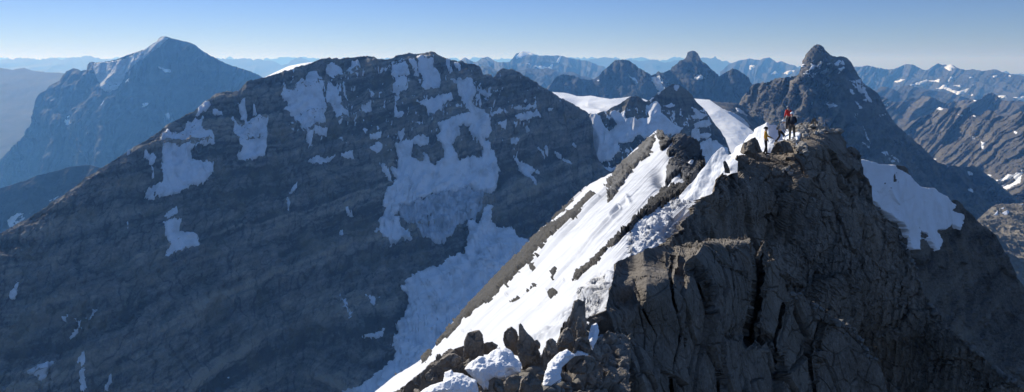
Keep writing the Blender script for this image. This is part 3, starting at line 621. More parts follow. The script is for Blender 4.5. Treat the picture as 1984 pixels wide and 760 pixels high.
patches = [
 [(241, 293), (247, 289), (254, 292), (255, 301), (245, 305)],
 zA([(230, 125), (270, 118), (305, 115), (300, 175), (350, 180), (357, 225), (330, 235), (270, 240), (250, 260), (260, 290), (300, 320), (350, 315), (347, 370), (310, 400), (230, 435), (150, 465), (100, 452), (92, 410), (128, 390), (120, 330), (118, 260), (115, 205), (150, 170), (190, 178), (225, 165)]),
 zA([(40, 265), (65, 270), (95, 295), (85, 335), (60, 305)]), zA([(78, 340), (92, 345), (90, 392), (78, 380)]), zA([(50, 425), (75, 410), (95, 405), (90, 462), (68, 466)]),
 zA([(425, 105), (440, 118), (465, 150), (480, 142), (492, 135), (463, 50), (485, 33), (502, 70), (507, 125), (540, 120), (533, 60), (550, 108), (590, 120), (590, 180), (582, 235), (575, 280), (545, 295), (495, 308), (465, 285), (475, 255), (455, 190), (440, 160)]),
 zA([(128, 580), (205, 575), (200, 625), (230, 628), (268, 635), (276, 690), (200, 707), (150, 737), (133, 735), (150, 690)]), zA([(133, 545), (190, 510), (192, 545), (140, 570)]), zA([(690, 440), (725, 403), (717, 440), (688, 468)]), zA([(684, 478), (691, 480), (681, 530), (673, 530)]),
 zA([(275, 102), (290, 65), (325, 40), (350, 48), (320, 85)]), zA([(350, 72), (385, 78), (392, 96), (355, 92)]),
 zB([(70, 290), (92, 222), (110, 250), (150, 262), (165, 215), (220, 200), (245, 145), (290, 150), (335, 215), (320, 260), (335, 300), (330, 360), (332, 430), (348, 515), (310, 525), (260, 515), (255, 560), (264, 597), (240, 582), (220, 540), (185, 470), (140, 425), (88, 370), (130, 345)]),
 zB([(340, 290), (352, 205), (380, 225), (412, 260), (425, 320), (415, 345), (440, 375), (475, 378), (478, 412), (440, 395), (423, 405), (433, 467), (415, 457), (382, 380), (345, 330)]),
 zB([(328, 130), (375, 95), (430, 110), (462, 192), (400, 160), (395, 192), (350, 165)]), zB([(465, 135), (490, 85), (552, 90), (540, 130), (522, 182), (490, 165)]), zB([(436, 230), (470, 315), (452, 305)]), zB([(590, 250), (630, 290), (600, 312)]), zB([(545, 370), (600, 330), (607, 372), (570, 412)]),
 zB([(238, 670), (280, 655), (340, 648), (397, 638), (392, 655), (350, 677), (320, 685), (317, 727), (300, 697), (258, 702)]), zB([(428, 645), (465, 622), (490, 616), (510, 660), (470, 667)]), zB([(598, 605), (640, 575), (687, 590), (655, 632), (620, 627)]), zB([(650, 698), (667, 705), (707, 745), (700, 760), (670, 742)]), zB([(418, 550), (437, 538), (436, 572)]), zB([(600, 530), (662, 518), (652, 546), (603, 547)]),
 zC([(190, 100), (272, 68), (287, 110), (302, 170), (240, 192), (182, 192), (195, 140)]), zC([(188, 290), (220, 200), (292, 200), (302, 270), (230, 312)]), zC([(348, 60), (400, 68), (462, 70), (465, 130), (500, 170), (512, 210), (502, 262), (430, 277), (378, 262), (402, 210), (370, 150)]), zC([(298, 90), (330, 105), (362, 130), (382, 242), (350, 172)]),
 zC([(333, 350), (400, 340), (480, 320), (577, 308), (577, 342), (520, 370), (522, 402), (450, 427), (420, 380)]), zC([(208, 430), (214, 320), (227, 325), (227, 410), (267, 430), (252, 462), (214, 457)]), zC([(718, 203), (755, 248), (832, 308), (818, 332), (750, 287)]), zC([(538, 85), (560, 88), (583, 170), (570, 203)]), zC([(228, 545), (272, 528), (277, 560), (255, 587), (240, 572)]), zC([(595, 110), (642, 108), (632, 167)]),
 zE([(275, 320), (300, 298), (330, 278), (367, 300), (300, 322)]), zE([(423, 320), (480, 308), (502, 340), (460, 352), (430, 346)]), zE([(483, 303), (550, 287), (572, 326), (500, 333)]), zE([(400, 275), (470, 263), (542, 253), (542, 266), (440, 292)]), zE([(308, 370), (367, 349), (356, 402)]), zE([(388, 455), (442, 460), (416, 497), (400, 486)]),
 zE([(413, 575), (430, 538), (452, 570), (520, 610), (564, 655), (510, 645), (552, 757), (490, 682)]), zE([(478, 383), (487, 385), (502, 420), (492, 416)]), zE([(548, 508), (572, 520), (607, 577), (590, 562)]), zE([(653, 523), (692, 562), (680, 562)]), zE([(703, 583), (747, 605), (736, 627)]), zE([(753, 463), (780, 507), (770, 502)]), zE([(600, 280), (640, 278), (632, 302)]), zE([(590, 500), (605, 495), (625, 565), (612, 570)]),
 zF([(38, 368), (100, 373), (87, 412), (60, 402)]), zF([(18, 542), (132, 510), (90, 548)]),
 z3([(118, 690), (150, 663), (217, 643), (160, 733), (150, 702)]), z3([(263, 545), (315, 460), (292, 512)]), z3([(338, 475), (370, 433), (377, 440), (350, 480)]), z3([(308, 640), (325, 618), (332, 635), (319, 667)]), z3([(313, 690), (327, 678), (337, 742), (319, 757)]), z3([(403, 750), (420, 683), (437, 690), (415, 747)]), z3([(53, 400), (64, 340), (73, 345), (61, 400)]), z3([(490, 95), (499, 90), (495, 132)]), z3([(233, 465), (264, 460), (243, 477)]),
 zz(560, 380, 2, [(195, 375), (245, 470), (235, 478), (205, 420)]), zz(560, 380, 2, [(216, 50), (232, 50), (246, 78), (235, 88)]), zz(560, 380, 2, [(193, 135), (207, 128), (212, 160), (202, 162)])]
for i, p in enumerate(patches):
    rM.sub('snow_field', [p], M_snowmid, 5.0, edge=1.2, rough=2.6, keep=.3, seed=300+i, streak=2.8, freq=7)
hang = [zC([(585, 225), (640, 218), (690, 220), (737, 280), (715, 330), (720, 390), (765, 405), (810, 450), (832, 530), (822, 570), (797, 577), (830, 660), (872, 770), (790, 770), (775, 700), (770, 640), (690, 520), (700, 497), (640, 500), (625, 512), (630, 570), (580, 630), (590, 665), (630, 740), (500, 770), (480, 740), (532, 710), (530, 650), (475, 575), (510, 550), (490, 495), (560, 465), (640, 440), (692, 430), (620, 300)]),
        zC([(210, 630), (250, 600), (330, 590), (390, 568), (442, 580), (432, 620), (380, 637), (340, 615), (320, 650), (325, 710), (350, 745), (400, 755), (395, 690), (442, 740), (442, 790), (235, 790), (237, 720)]),
        zD([(250, 40), (345, 40), (370, 75), (400, 105), (520, 108), (590, 60), (640, 40), (690, 85), (780, 30), (800, 65), (860, 40), (925, 20), (972, 152), (942, 272), (900, 300), (840, 320), (750, 262), (640, 300), (500, 325), (350, 385), (272, 400), (240, 470), (280, 542), (342, 545), (352, 645), (280, 610), (205, 675), (160, 640), (108, 590), (110, 508), (165, 450), (140, 372), (180, 290), (210, 250), (240, 215), (188, 128), (260, 120)]),
        zD([(128, 103), (150, 130), (182, 170), (214, 248), (160, 182)])]
rM.sub('hanging_glacier', hang, M_snowmid, 9, edge=1.3, rough=2.4, keep=.08, seed=400, streak=1.6, freq=6)
sera = lambda P, px, py: 5*fbm(np.stack([px/5, py/22, np.full(len(px), .4)], -1), 4, 5, ridged=True)+4*fbm(np.stack([px/16, py/8, np.full(len(px), .9)], -1), 3, 6)
rM.sub('ice_cliff', [zD([(255, 420), (290, 396), (350, 383), (500, 323), (640, 298), (750, 258), (858, 318), (845, 420), (800, 480), (740, 500), (700, 535), (655, 545), (640, 600), (590, 625), (500, 635), (430, 600), (380, 540), (330, 520), (280, 480)])], M_ice, 6, edge=2.0, rough=3, keep=.5, seed=410, streak=2.5, extra=sera)
crev = lambda P, px, py: -5*np.maximum(0, fbm(np.stack([(px*.9-py*.25)/26, (py+.25*px)/5.5, np.full(len(px), .4)], -1), 3, 8, ridged=True)-.28)*sstep(.05, .3, perlin(np.stack([px/60, py/45, np.full(len(px), .2)], -1), 3)+.15)*1.6
rM.sub('valley_glacier', [zF([(448, 75), (475, 65), (500, 70), (525, 30), (540, 0), (558, 5), (540, 60), (580, 92), (640, 95), (668, 150), (720, 160), (700, 260), (640, 330), (560, 420), (400, 640), (250, 800), (0, 800), (-20, 770), (40, 740), (100, 680), (160, 620), (153, 560), (175, 510), (158, 490), (195, 462), (218, 380), (200, 352), (230, 300), (290, 270), (350, 240), (440, 200), (462, 160), (465, 110)])], M_snowmid, 15, edge=1.8, rough=2.2, keep=.0, seed=420, extra=crev)

# thin streaks of snow lying in the clefts and on the ledges of the upper face
def dust(px, py):
    q = np.stack([(px+py*.1)/5.0, py/20, np.full(px.shape, .7)], -1).reshape(-1, 3)
    led = np.stack([(px)/60, (py+px*.12)/7.0, np.full(px.shape, .2)], -1).reshape(-1, 3)
    v = fbm(q, 4, 431, gain=.6).reshape(px.shape)+.55*perlin(led, 432).reshape(px.shape)+.5*fbm(np.stack([px/60, py/45, np.full(px.shape, .1)], -1).reshape(-1, 3), 2, 433).reshape(px.shape)
    w = sstep(480, 620, px)*sstep(1120, 1000, px)*sstep(360, 230, py+0*px)*sstep(110, 135, py)
    return (v-.62+(w-1)*.9)*9
rM.sub('snow_streaks', [], M_snowmid, 1.2, edge=1.0, rough=.6, keep=.9, seed=440, field=dust)
def dust2(px, py):
    q = np.stack([(px-py*.1)/7.0, py/13, np.full(px.shape, .7)], -1).reshape(-1, 3)
    v = fbm(q, 4, 451, gain=.6).reshape(px.shape)
    return (v-.42+(sstep(1130, 1170, px)*sstep(1420, 1380, px)*sstep(345, 310, py)*sstep(195, 215, py)-1)*1.2)*9
rS.sub('snow_streaks', [], M_snowmid, 1.5, edge=1.0, rough=.6, keep=.9, seed=441, field=dust2)
# ================================================================== the near ridge
GREY = [(.06, .05, .042), (.165, .142, .115), (.26, .225, .185), (.42, .365, .30)]
GREYB = [(.055, .047, .04), (.135, .117, .096), (.205, .178, .148), (.33, .288, .24)]
M_wall = near_rock('wall_rock', GREY, scale=1.6, bump=.9, vstretch=2.4, brown=(.29, .225, .16))
M_block = near_rock('block_rock', GREYB, scale=.8, bump=.8, vstretch=1.2, brown=(.21, .18, .14))
M_band = near_rock('band_rock', [(.02, .02, .02), (.042, .041, .04), (.075, .072, .068), (.12, .114, .105)], scale=1.5, bump=.9, brown=(.10, .09, .075))
M_peak = near_rock('peak_rock', [(.08, .08, .082), (.15, .148, .146), (.22, .214, .205)], scale=3.5, bump=.8, vstretch=1.6, brown=(.10, .09, .075))
M_stone = near_rock('stone_rock', [(.22, .21, .195), (.34, .32, .29), (.48, .45, .40)], scale=.5, bump=.5, brown=(.4, .34, .26))
M_dull = near_rock('dull_stone_rock', [(.12, .112, .10), (.19, .178, .158), (.28, .262, .23)], scale=.5, bump=.5, brown=(.22, .19, .15))
M_slab = near_rock('slab_rock', [(.13, .115, .10), (.24, .212, .18), (.36, .32, .265)], scale=.35, bump=.6, brown=(.26, .205, .15))
M_lump = snow_mat('lumpy_snow', .5, col=(.87, .88, .90), dirt=(.80, .80, .81), dirt_at=.62, bump=.3)
zL = lambda p: zz(1150, 240, 4.75, p); zM = lambda p: zz(1130, 340, 3.8, p); zN = lambda p: zz(1050, 500, 2.924, p)
z5 = lambda p: zz(1050, 240, 2.715, p); zK = lambda p: zz(1600, 280, 3.167, p); zR = lambda p: zz(1380, 180, 3.8, p)
zQ = lambda p: zz(720, 520, 3.166, p); z7 = lambda p: zz(1150, 360, 1.9, p); z4 = lambda p: zz(560, 380, 2, p)

def pline_d(px, py, pts):
    d2 = np.full(px.shape, 1e18)
    for (ax, ay), (bx, by) in zip(pts[:-1], pts[1:]):
        ex, ey = bx-ax, by-ay; t = np.clip(((px-ax)*ex+(py-ay)*ey)/(ex*ex+ey*ey+1e-9), 0, 1)
        d2 = np.minimum(d2, (px-ax-t*ex)**2+(py-ay-t*ey)**2)
    return np.sqrt(d2)

def near_disp(sizes, amps, cracks, fine, seed, zs=1.8, tilt=.7, calm=None):
    def f(P, px, py):
        hi = np.zeros(len(P), f32)
        for i, (s, a_, c) in enumerate(zip(sizes, amps, cracks)):
            b_, k = blocky(P, (s, s, s*zs), seed+i*7, tilt=tilt, crack=max(.018, .035/s))
            hi += a_*b_-c*k
        hi += fine*fbm(P/(sizes[-1]*.5), 3, seed+50, ridged=True)
        if calm: hi = hi*calm(px, py)
        return hi, np.zeros(len(P), f32)
    return f

# --- the spur with the blue snow patch, lower right
top = zK([(100, 40), (135, 74), (200, 90), (245, 104), (255, 100), (280, 118), (330, 124), (380, 124), (392, 122), (410, 130), (440, 126), (480, 134), (498, 152), (502, 204), (520, 222), (560, 254), (600, 264), (650, 268), (658, 266), (680, 280), (720, 308), (742, 340), (776, 362), (780, 342), (800, 340), (830, 362), (850, 385), (880, 410), (920, 460), (960, 500), (1000, 520), (1050, 560)])+[(1948, 490), (1962, 520), (1975, 545), (1990, 560), (2040, 600)]
rP = mountain('spur_mountain', 'shaded rocky shoulder right of the cliff carrying a broad blue snow patch', top, 830,
         [(1640, 300, 150), (1720, 320, 165), (1860, 400, 215), (1950, 490, 235), (2030, 600, 240), (1700, 450, 157), (1800, 480, 183), (1800, 760, 160), (1984, 760, 203), (1900, 600, 205)], 1.0,
         near_disp((16, 5.5, 2), (1.6, .8, .4), (.4, .3, .12), .25, 301, zs=.7), M_spur, (60, 1.2), rough=1.0)
M_psnow = snow_mat('patch_snow', 8, dirt=(.7, .7, .71), dirt_at=.64, bump=.2)
rP.sub('snow_patch', [zK([(120, 60), (135, 76), (280, 121), (380, 127), (500, 207), (560, 257), (650, 271), (720, 342), (780, 370), (735, 405), (815, 430), (822, 490), (800, 527), (770, 510), (740, 500), (700, 520), (650, 530), (680, 580), (672, 630), (630, 662), (610, 612), (590, 602), (580, 545), (556, 545), (556, 640), (500, 650), (470, 580), (440, 530), (330, 420), (220, 330), (140, 200)])], M_psnow, 1.6, edge=1.6, rough=1.7, keep=.12, seed=31, extra=lambda P, px, py: 1.6*fbm(P/22, 4, 35))
rP.sub('rock_island', [zK([(290, 215), (300, 208), (335, 250), (335, 275), (315, 302), (298, 262)])], M_spur, 1.6, edge=1.5, rough=1.2, keep=1, seed=32)
rP.sub('snow_patch', [zK([(502, 160), (528, 160), (525, 215), (508, 205)])], M_psnow, 1.0, edge=1.2, rough=1.2, keep=.3, seed=33)

# --- the snow slope below the crest
top = [(690, 800), (728, 758), (766, 727), (804, 703), (837, 675), (865, 642), (889, 615), (908, 597), (917, 578), (936, 559), (955, 537), (974, 521), (998, 502), (1017, 476), (1030, 461), (1050, 439), (1065, 430), (1087, 406), (1109, 384), (1135, 361), (1160, 347), (1179, 339), (1190, 334),
       (1203, 324), (1219, 301), (1234, 286), (1245, 275), (1253, 266), (1259.5, 260), (1266, 254), (1271, 251), (1275, 252.5), (1282, 256), (1288, 261), (1294, 269), (1299, 272), (1304, 269), (1311, 267), (1318, 265.5), (1338, 270.5), (1346, 280), (1352, 288), (1356, 296), (1360, 301), (1364, 314), (1362, 325), (1372, 335), (1400, 352), (1430, 380)]
lump_poly = [np.array(zM([(330, 450), (430, 350), (560, 260), (640, 190), (740, 130), (790, 60), (880, 60), (975, 120), (860, 190), (700, 240), (640, 280), (725, 400), (640, 470), (520, 510), (430, 540), (340, 620), (325, 520)])),
             np.array(zN([(300, 80), (410, 70), (420, 150), (350, 210), (330, 280), (250, 340), (160, 380), (60, 440), (-60, 480), (-60, 440), (60, 380), (150, 260)]))]
def s_disp(P, px, py):
    n = len(P)
    fall = (px*.72+py*.69)                     # coordinate across the fall line
    lo = .0022*P[:, 1]*fbm(np.stack([px/85, py/85, np.full(n, .3)], -1), 3, 401)
    hi = .0014*P[:, 1]*fbm(np.stack([fall/5, (px-py)/240, np.full(n, .6)], -1), 3, 402)
    hi += .0022*P[:, 1]*np.minimum(0, fbm(np.stack([fall/14, (px-py)/420, np.full(n, .1)], -1), 2, 403)+.05)
    for ln in ([(900, 640), (960, 585), (1040, 505), (1130, 415), (1215, 325)], [(915, 640), (1010, 548), (1100, 455), (1180, 372)], [(985, 570), (1075, 470), (1160, 385)], [(1060, 560), (1130, 480), (1200, 405)], [(1000, 640), (1090, 545)]):
        hi -= .0035*P[:, 1]*np.exp(-(pline_d(px, py, ln)/1.4)**2)-.002*P[:, 1]*np.exp(-((pline_d(px, py, ln)-3.5)/1.5)**2)
    m = np.zeros(n)
    for a_ in lump_poly: m = np.maximum(m, sstep(-4, 7, poly_sd(px, py, a_)))
    w1, w2, _, _ = worley(P/np.array([.9, 1.3, .6]), 404)
    v1, v2, _, _ = worley(P/np.array([.33, .5, .25]), 405)
    hi += m*(.30*(.5-w1)+.12*(.5-v1)+.25*fbm(P/.8, 4, 406)) 
    # wind-scooped hollow and drift lip on the slope
    hi += .0035*P[:, 1]*np.exp(-(pline_d(px, py, [(1185, 420), (1200, 398), (1214, 382), (1219, 392)])/4.5)**2)
    lo = lo-.012*P[:, 1]*np.exp(-(((px-1281)/13)**2+((py-344)/17)**2))
    return hi, lo
rS2 = Relief('snow_terrain', top, [(690, 840), (1120, 840), (1145, 740), (1175, 625), (1225, 550), (1290, 505), (1335, 450), (1362, 396), (1380, 376), (1392, 358), (1400, 356), (1432, 384)],
         [(728, 758, 125), (800, 740, 55), (800, 705, 115), (900, 700, 30), (900, 610, 108), (1000, 720, 15.5), (1000, 600, 32), (1000, 515, 95), (1080, 650, 15.5), (1050, 445, 115), (1100, 500, 34), (1100, 420, 88), (1170, 350, 108), (1200, 500, 22),
          (1250, 430, 31), (1200, 400, 45), (1250, 350, 62), (1270, 256, 105), (1295, 300, 80), (1285, 345, 62), (1303, 335, 64), (1362, 310, 90), (1335, 275, 92), (1340, 330, 74), (1310, 400, 38.5), (1380, 375, 45), (1345, 370, 46), (1340, 440, 35.5), (1300, 470, 28), (1150, 600, 17), (900, 800, 16), (1140, 800, 12.5), (1250, 540, 20.5)], 1.0,
         s_disp, M_snow, (60, 1.3), rough_top=.3)
tag(rS2.obj, 'steep sunlit snow slope falling left from the ridge crest to the dark valley', 'snow slope', kind='structure')
def band_d(P, px, py):
    d = float(np.median(P[:, 1])); k = .011*d
    return .0026*d*blocky(P, (k, k, k*.8), 411, tilt=.7)[0]+.0014*d*blocky(P, (k*3.1, k*3.1, k*2), 413, tilt=.7)[0]+.0006*d*fbm(P/(k*.4), 3, 412, ridged=True)
def rock_on(polys, mat=None, thick=.25, rough=2.0, seed=0, freq=6, name='rock_band', edge=1.6, shrink=0.0):
    return rS2.sub(name, polys, mat or M_band, thick*.7, edge=edge*.8, rough=rough*2.0, keep=1, seed=seed, freq=freq*.8, streak=3.5, fall=(-.69, .72), extra=band_d, shrink=shrink)
rock_on([[(1056, 428), (1047, 439), (1028, 459), (996, 499), (953, 534), (915, 575), (887, 612), (863, 639), (835, 672), (800, 700), (760, 724), (720, 752), (766, 732), (813, 705), (851, 679), (880, 649), (903, 621), (927, 604), (946, 592), (970, 573), (993, 547), (1017, 526), (1030, 513), (1044, 492), (1054, 472), (1062, 455)]], thick=.5, seed=1, freq=13, rough=3, shrink=4.5)
rock_on([z5([(-10, 600), (30, 530), (110, 488), (190, 430), (265, 368), (285, 378), (195, 465), (188, 510), (100, 545), (80, 565), (0, 650)])], thick=.4, seed=2)
rock_on([z5([(30, 500), (100, 448), (162, 388), (165, 400), (110, 455), (60, 500)])], thick=.3, seed=3)
rock_on([zL([(560, 80), (520, 118), (480, 170), (415, 240), (345, 310), (285, 370), (230, 430), (190, 480), (120, 570), (150, 560), (190, 520), (180, 590), (130, 690), (200, 640), (262, 560), (300, 500), (332, 468), (385, 400), (425, 350), (470, 300), (522, 250), (530, 200), (545, 140), (570, 95)])], M_peak, thick=.5, seed=4, rough=1.6)
rock_on([zL([(588, 62), (620, 66), (655, 85), (690, 140), (712, 150), (740, 130), (770, 118), (800, 122), (900, 142), (960, 228), (1000, 285), (1030, 360), (1010, 410), (950, 490), (880, 545), (820, 520), (790, 470), (740, 490), (660, 555), (665, 450), (700, 370), (745, 305), (690, 292), (672, 262), (690, 230), (738, 190), (722, 172), (690, 205), (625, 232), (612, 200), (655, 145), (610, 158), (582, 125)])], M_peak, thick=.6, seed=5, rough=1.3, name='rock_face')
rock_on([zL([(480, 770), (515, 700), (600, 640), (700, 590), (800, 570), (860, 530), (910, 545), (900, 580), (830, 645), (780, 660), (700, 680), (645, 740), (600, 770)]),
         zM([(740, 60), (600, 90), (520, 160), (460, 240), (390, 305), (350, 365), (265, 438), (285, 452), (350, 415), (400, 355), (480, 300), (550, 250), (660, 180), (740, 130), (790, 70)])], M_band, thick=.3, seed=6, shrink=2.2)
rock_on([zM([(270, 428), (180, 518), (60, 628), (-10, 690), (-10, 712), (70, 655), (190, 535), (285, 448)])], thick=.12, seed=7, rough=1.4)
for i, p in enumerate([zN([(185, 98), (197, 68), (225, 68), (300, 3), (305, 10), (262, 60), (200, 118), (170, 132)]), zN([(42, 222), (60, 200), (84, 190), (88, 200), (50, 230)]), z4([(1008, 392), (1022, 374), (1038, 370), (1030, 384)]), z4([(858, 412), (890, 392), (888, 398)]),
        z4([(905, 378), (965, 335), (962, 345)]), z4([(1015, 300), (1035, 272), (1030, 300), (1022, 325)]), z4([(1105, 310), (1140, 280), (1185, 250), (1150, 295), (1110, 322)]), zL([(225, 620), (200, 650), (205, 620), (235, 595)]), zL([(150, 690), (140, 715), (165, 670)]),
        z4([(940, 285), (950, 258), (955, 275), (948, 292)]), z4([(1115, 75), (1130, 45), (1160, 30), (1140, 65), (1122, 95)]), z4([(1035, 135), (1060, 118), (1095, 70), (1075, 110)]), zM([(180, 190), (240, 110), (262, 95), (250, 120), (205, 175)]), zM([(235, 135), (258, 98), (262, 108), (242, 140)])]):
    rock_on([p], thick=.12, seed=10+i, rough=1.0, edge=1.0, name='rock_outcrop')
rS2.sub('snow_patch', [zL([(845, 390), (880, 385), (915, 392), (912, 430), (885, 445), (850, 425)])], M_snow, .7, edge=2.5, rough=1.2, keep=.9, seed=41)

# --- backlit snow horn and the snow behind the climber in yellow
snow_d = lambda A, s, sd: (lambda P, px, py: (A*fbm(P/s, 4, sd, gain=.45), np.zeros(len(P), f32)))
top = zL([(790, 660), (830, 620), (880, 560), (920, 530), (950, 490), (990, 445), (1000, 430), (1030, 390), (1060, 350), (1090, 310), (1120, 270), (1135, 250), (1160, 232), (1180, 214), (1195, 218), (1205, 235), (1212, 272), (1250, 295), (1290, 325), (1330, 345)])
rHn = Relief('snow_terrain', top, [(1322, 425), (1348, 420), (1372, 385), (1395, 352), (1428, 335)], [(1322, 376, 42.2), (1350, 343, 41.8), (1398, 286, 40.6), (1428, 312, 39.4), (1322, 425, 41.5), (1372, 385, 40.2), (1428, 340, 39.0)], .8, snow_d(.25, 1.6, 431), M_lump, (1.6, 2.2), rough_top=.5, seed=3)
tag(rHn.obj, 'pointed wind shaped snow fin on the crest below the summit', 'snow fin', kind='structure')
top = zR([(110, 475), (130, 458), (160, 428), (200, 390), (240, 350), (270, 318), (300, 290), (330, 262), (360, 240), (385, 223), (402, 216), (420, 222), (425, 238), (440, 232), (470, 235), (490, 245), (520, 262), (560, 275)])
def cs_pre(px, py, Y): return 5.5*sstep(0, 26, px-(1484+(py-240)*-.35))*0-6*sstep(18, -30, px-(1478-(py-240)*.5))*-1
rCs = Relief('snow_terrain', top, 310, [(1413, 303, 66), (1445, 270, 60), (1485, 238, 55), (1500, 243, 55), (1527, 252, 55), (1470, 300, 53.5), (1500, 300, 53), (1430, 305, 60), (1527, 300, 52)], .8, snow_d(.22, 1.3, 441), M_lump, (5, 1.0), rough_top=.4, seed=4)
tag(rCs.obj, 'bright snow drift behind the climber in yellow', 'snow drift', kind='structure')

# --- the summit cliff
top = zR([(-120, 720), (-60, 690), (0, 650), (40, 620), (60, 600), (110, 592), (135, 590), (150, 545), (165, 500), (180, 462), (230, 446), (300, 440), (352, 430), (385, 432), (405, 440), (440, 425), (480, 400), (520, 350), (545, 300), (560, 268), (600, 255), (620, 232), (660, 225), (700, 222), (745, 225), (780, 245), (800, 252), (850, 262), (900, 268), (945, 285), (965, 320), (985, 338), (1000, 350), (1008, 395), (1030, 385), (1050, 384), (1090, 400), (1105, 420), (1112, 480)])
top = [(1230, 520), (1262, 500), (1290, 474), (1308, 458), (1319, 446), (1330, 421), (1345, 403), (1360, 391), (1386, 374), (1390, 346), (1396, 338)]+[t for t in top if t[0] > 1397]+[(1674, 330)]+zK([(245, 205), (268, 240), (284, 272), (288, 320), (300, 362), (320, 368), (340, 388), (362, 432), (378, 452), (410, 472), (450, 502), (462, 550), (472, 592), (500, 640), (520, 690)])+[(1766, 505), (1774, 518), (1779, 530), (1784, 555), (1792, 574), (1810, 602), (1834, 634), (1871, 664), (1907, 694), (1937, 725), (1984, 750), (2050, 800)]
top = sorted(top)
def w_pre(px, py, Y):
    d = np.zeros(px.shape)
    # the trough that separates the cliff from the near buttress; vertical ribs on its right half
    rib = fbm(np.stack([(px+.16*py)/34, py/330, np.full(px.shape, .5)], -1).reshape(-1, 3), 4, 461, ridged=True, gain=.6).reshape(px.shape)
    d -= .22*rib*sstep(1380, 1520, px)*sstep(0, 40, py-320)
    return d
wd = near_disp((3.0, 1.15, .42, .17), (.50, .24, .075, .016), (.20, .12, .045, .008), .010, 451, zs=1.25, calm=lambda px, py: 1-.7*sstep(1440, 1490, px)*sstep(1660, 1630, px)*sstep(310, 285, py))
rW = Relief('cliff_terrain', top, 860,
         [(1230, 520, 21), (1308, 458, 27), (1345, 400, 32.5), (1386, 374, 35), (1396, 338, 38.5), (1425, 302, 43), (1485, 296, 45), (1470, 330, 42.5), (1512, 273, 50), (1533, 270, 46), (1524, 249, 54), (1560, 238, 52), (1600, 248, 50), (1640, 290, 48), (1500, 300, 44.6), (1540, 290, 44), (1590, 275, 44.5), (1560, 320, 42.5),
          (1690, 385, 45), (1755, 480, 43), (1800, 590, 41), (1870, 664, 39), (1984, 750, 36.5), (1350, 440, 32), (1300, 500, 25.5), (1450, 440, 40.5), (1600, 420, 41), (1600, 620, 39.4), (1700, 700, 42), (1850, 800, 38.3), (1450, 700, 38.3), (2040, 850, 35.5), (1250, 600, 22)], .95,
         (w_pre, wd), M_wall, (9, 1.0), rough_top=1.2, seed=2, smooth=False)
tag(rW.obj, 'dark shaded summit cliff on whose top the climbers stand', 'cliff', kind='structure')
for i, p in enumerate([zR([(520, 330), (560, 300), (610, 290), (660, 300), (640, 330), (580, 345), (530, 350)]), zR([(525, 275), (555, 262), (565, 300), (540, 320), (525, 310)]), zR([(600, 340), (640, 380), (620, 385)])]):
    rW.sub('snow_patch', [p], M_lump, .12, edge=1.4, rough=1.8, keep=.6, seed=50+i, freq=5)
0 and rW.sub('snow_patch', [zR([(-20, 740), (0, 715), (60, 730), (100, 745), (60, 760), (0, 770)])], M_lump, .1, edge=1.3, rough=1.8, keep=.6, seed=56, freq=5)

# --- the near buttress
top = [(1140, 790), (1148, 700), (1151, 668), (1156, 640), (1160, 615), (1168, 596), (1174, 585), (1182, 550), (1191, 515), (1199, 506), (1208, 499), (1228, 488), (1250, 478), (1262, 475), (1297, 472), (1304, 474), (1310, 469), (1326, 464), (1345, 460), (1372, 458), (1403, 455), (1425, 451), (1440, 449), (1447, 456), (1456, 472), (1462, 486), (1468, 497), (1474, 480), (1481, 468), (1485, 472), (1484, 490), (1492, 510), (1497, 502), (1503, 508), (1510, 524), (1518, 536), (1529, 566), (1540, 569), (1550, 567), (1568, 580), (1587, 591), (1606, 606), (1624, 622), (1655, 634), (1667, 652), (1676, 670), (1697, 695), (1708, 712), (1716, 735), (1724, 770), (1740, 840)]
def ledge(px, py, pts, amount, w, x0, x1):
    c = np.interp(px, [p[0] for p in pts], [p[1] for p in pts])
    return amount/(1+np.exp(-np.clip((c-py)/w, -30, 30)))*sstep(x0-16, x0+12, px)*sstep(x1+14, x1-14, px)
def n_pre(px, py, Y):
    w = 2.6*fbm(np.stack([px/18, py/30, np.full(px.shape, .5)], -1).reshape(-1, 3), 3, 471).reshape(px.shape)
    px, py = px+w, py+w*.7
    d = ledge(px, py, [(1300, 479), (1345, 469), (1403, 464), (1440, 458)], 2.4, 3.0, 1302, 1450)
    d += ledge(px, py, [(1196, 540), (1225, 534), (1262, 535), (1297, 527)], 1.25, 6, 1196, 1300)
    d += ledge(px, py, [(1298, 536), (1326, 540)], .8, 5, 1303, 1328)
    d += ledge(px, py, [(1170, 604), (1210, 599), (1246, 588)], .9, 6.5, 1168, 1240)
    d += ledge(px, py, [(1250, 512), (1300, 508)], .35, 3, 1248, 1299)
    d += ledge(px, py, [(1430, 470), (1475, 500)], .5, 3, 1425, 1470)
    for pts, a_, wd_ in (([(1303, 470), (1299, 530), (1304, 580), (1318, 640), (1300, 720), (1310, 800)], .6, 2.0), ([(1474, 480), (1474, 530), (1466, 600), (1450, 660)], 1.6, 6.0), ([(1195, 610), (1205, 680), (1215, 760)], .3, 1.4),
                         ([(1345, 520), (1372, 590), (1392, 640), (1400, 760)], .4, 1.6), ([(1245, 600), (1270, 650), (1262, 700), (1285, 760)], .3, 1.4), ([(1410, 490), (1420, 560), (1412, 640)], .35, 2), ([(1380, 500), (1400, 520), (1440, 530)], .25, 2), ([(1405, 650), (1450, 640), (1490, 660)], .8, 9),
                         ([(1520, 590), (1500, 660), (1520, 760)], .4, 2.2), ([(1590, 620), (1570, 700), (1580, 760)], .35, 2)):
        d += a_*np.exp(-(pline_d(px, py, pts)/wd_)**2)
    return d
nd = near_disp((3.0, 1.25, .45, .16), (.26, .12, .036, .008), (.12, .08, .03, .006), .004, 481, zs=1.35, calm=lambda px, py: 1-.62*sstep(1330, 1290, px)*sstep(625, 585, py))
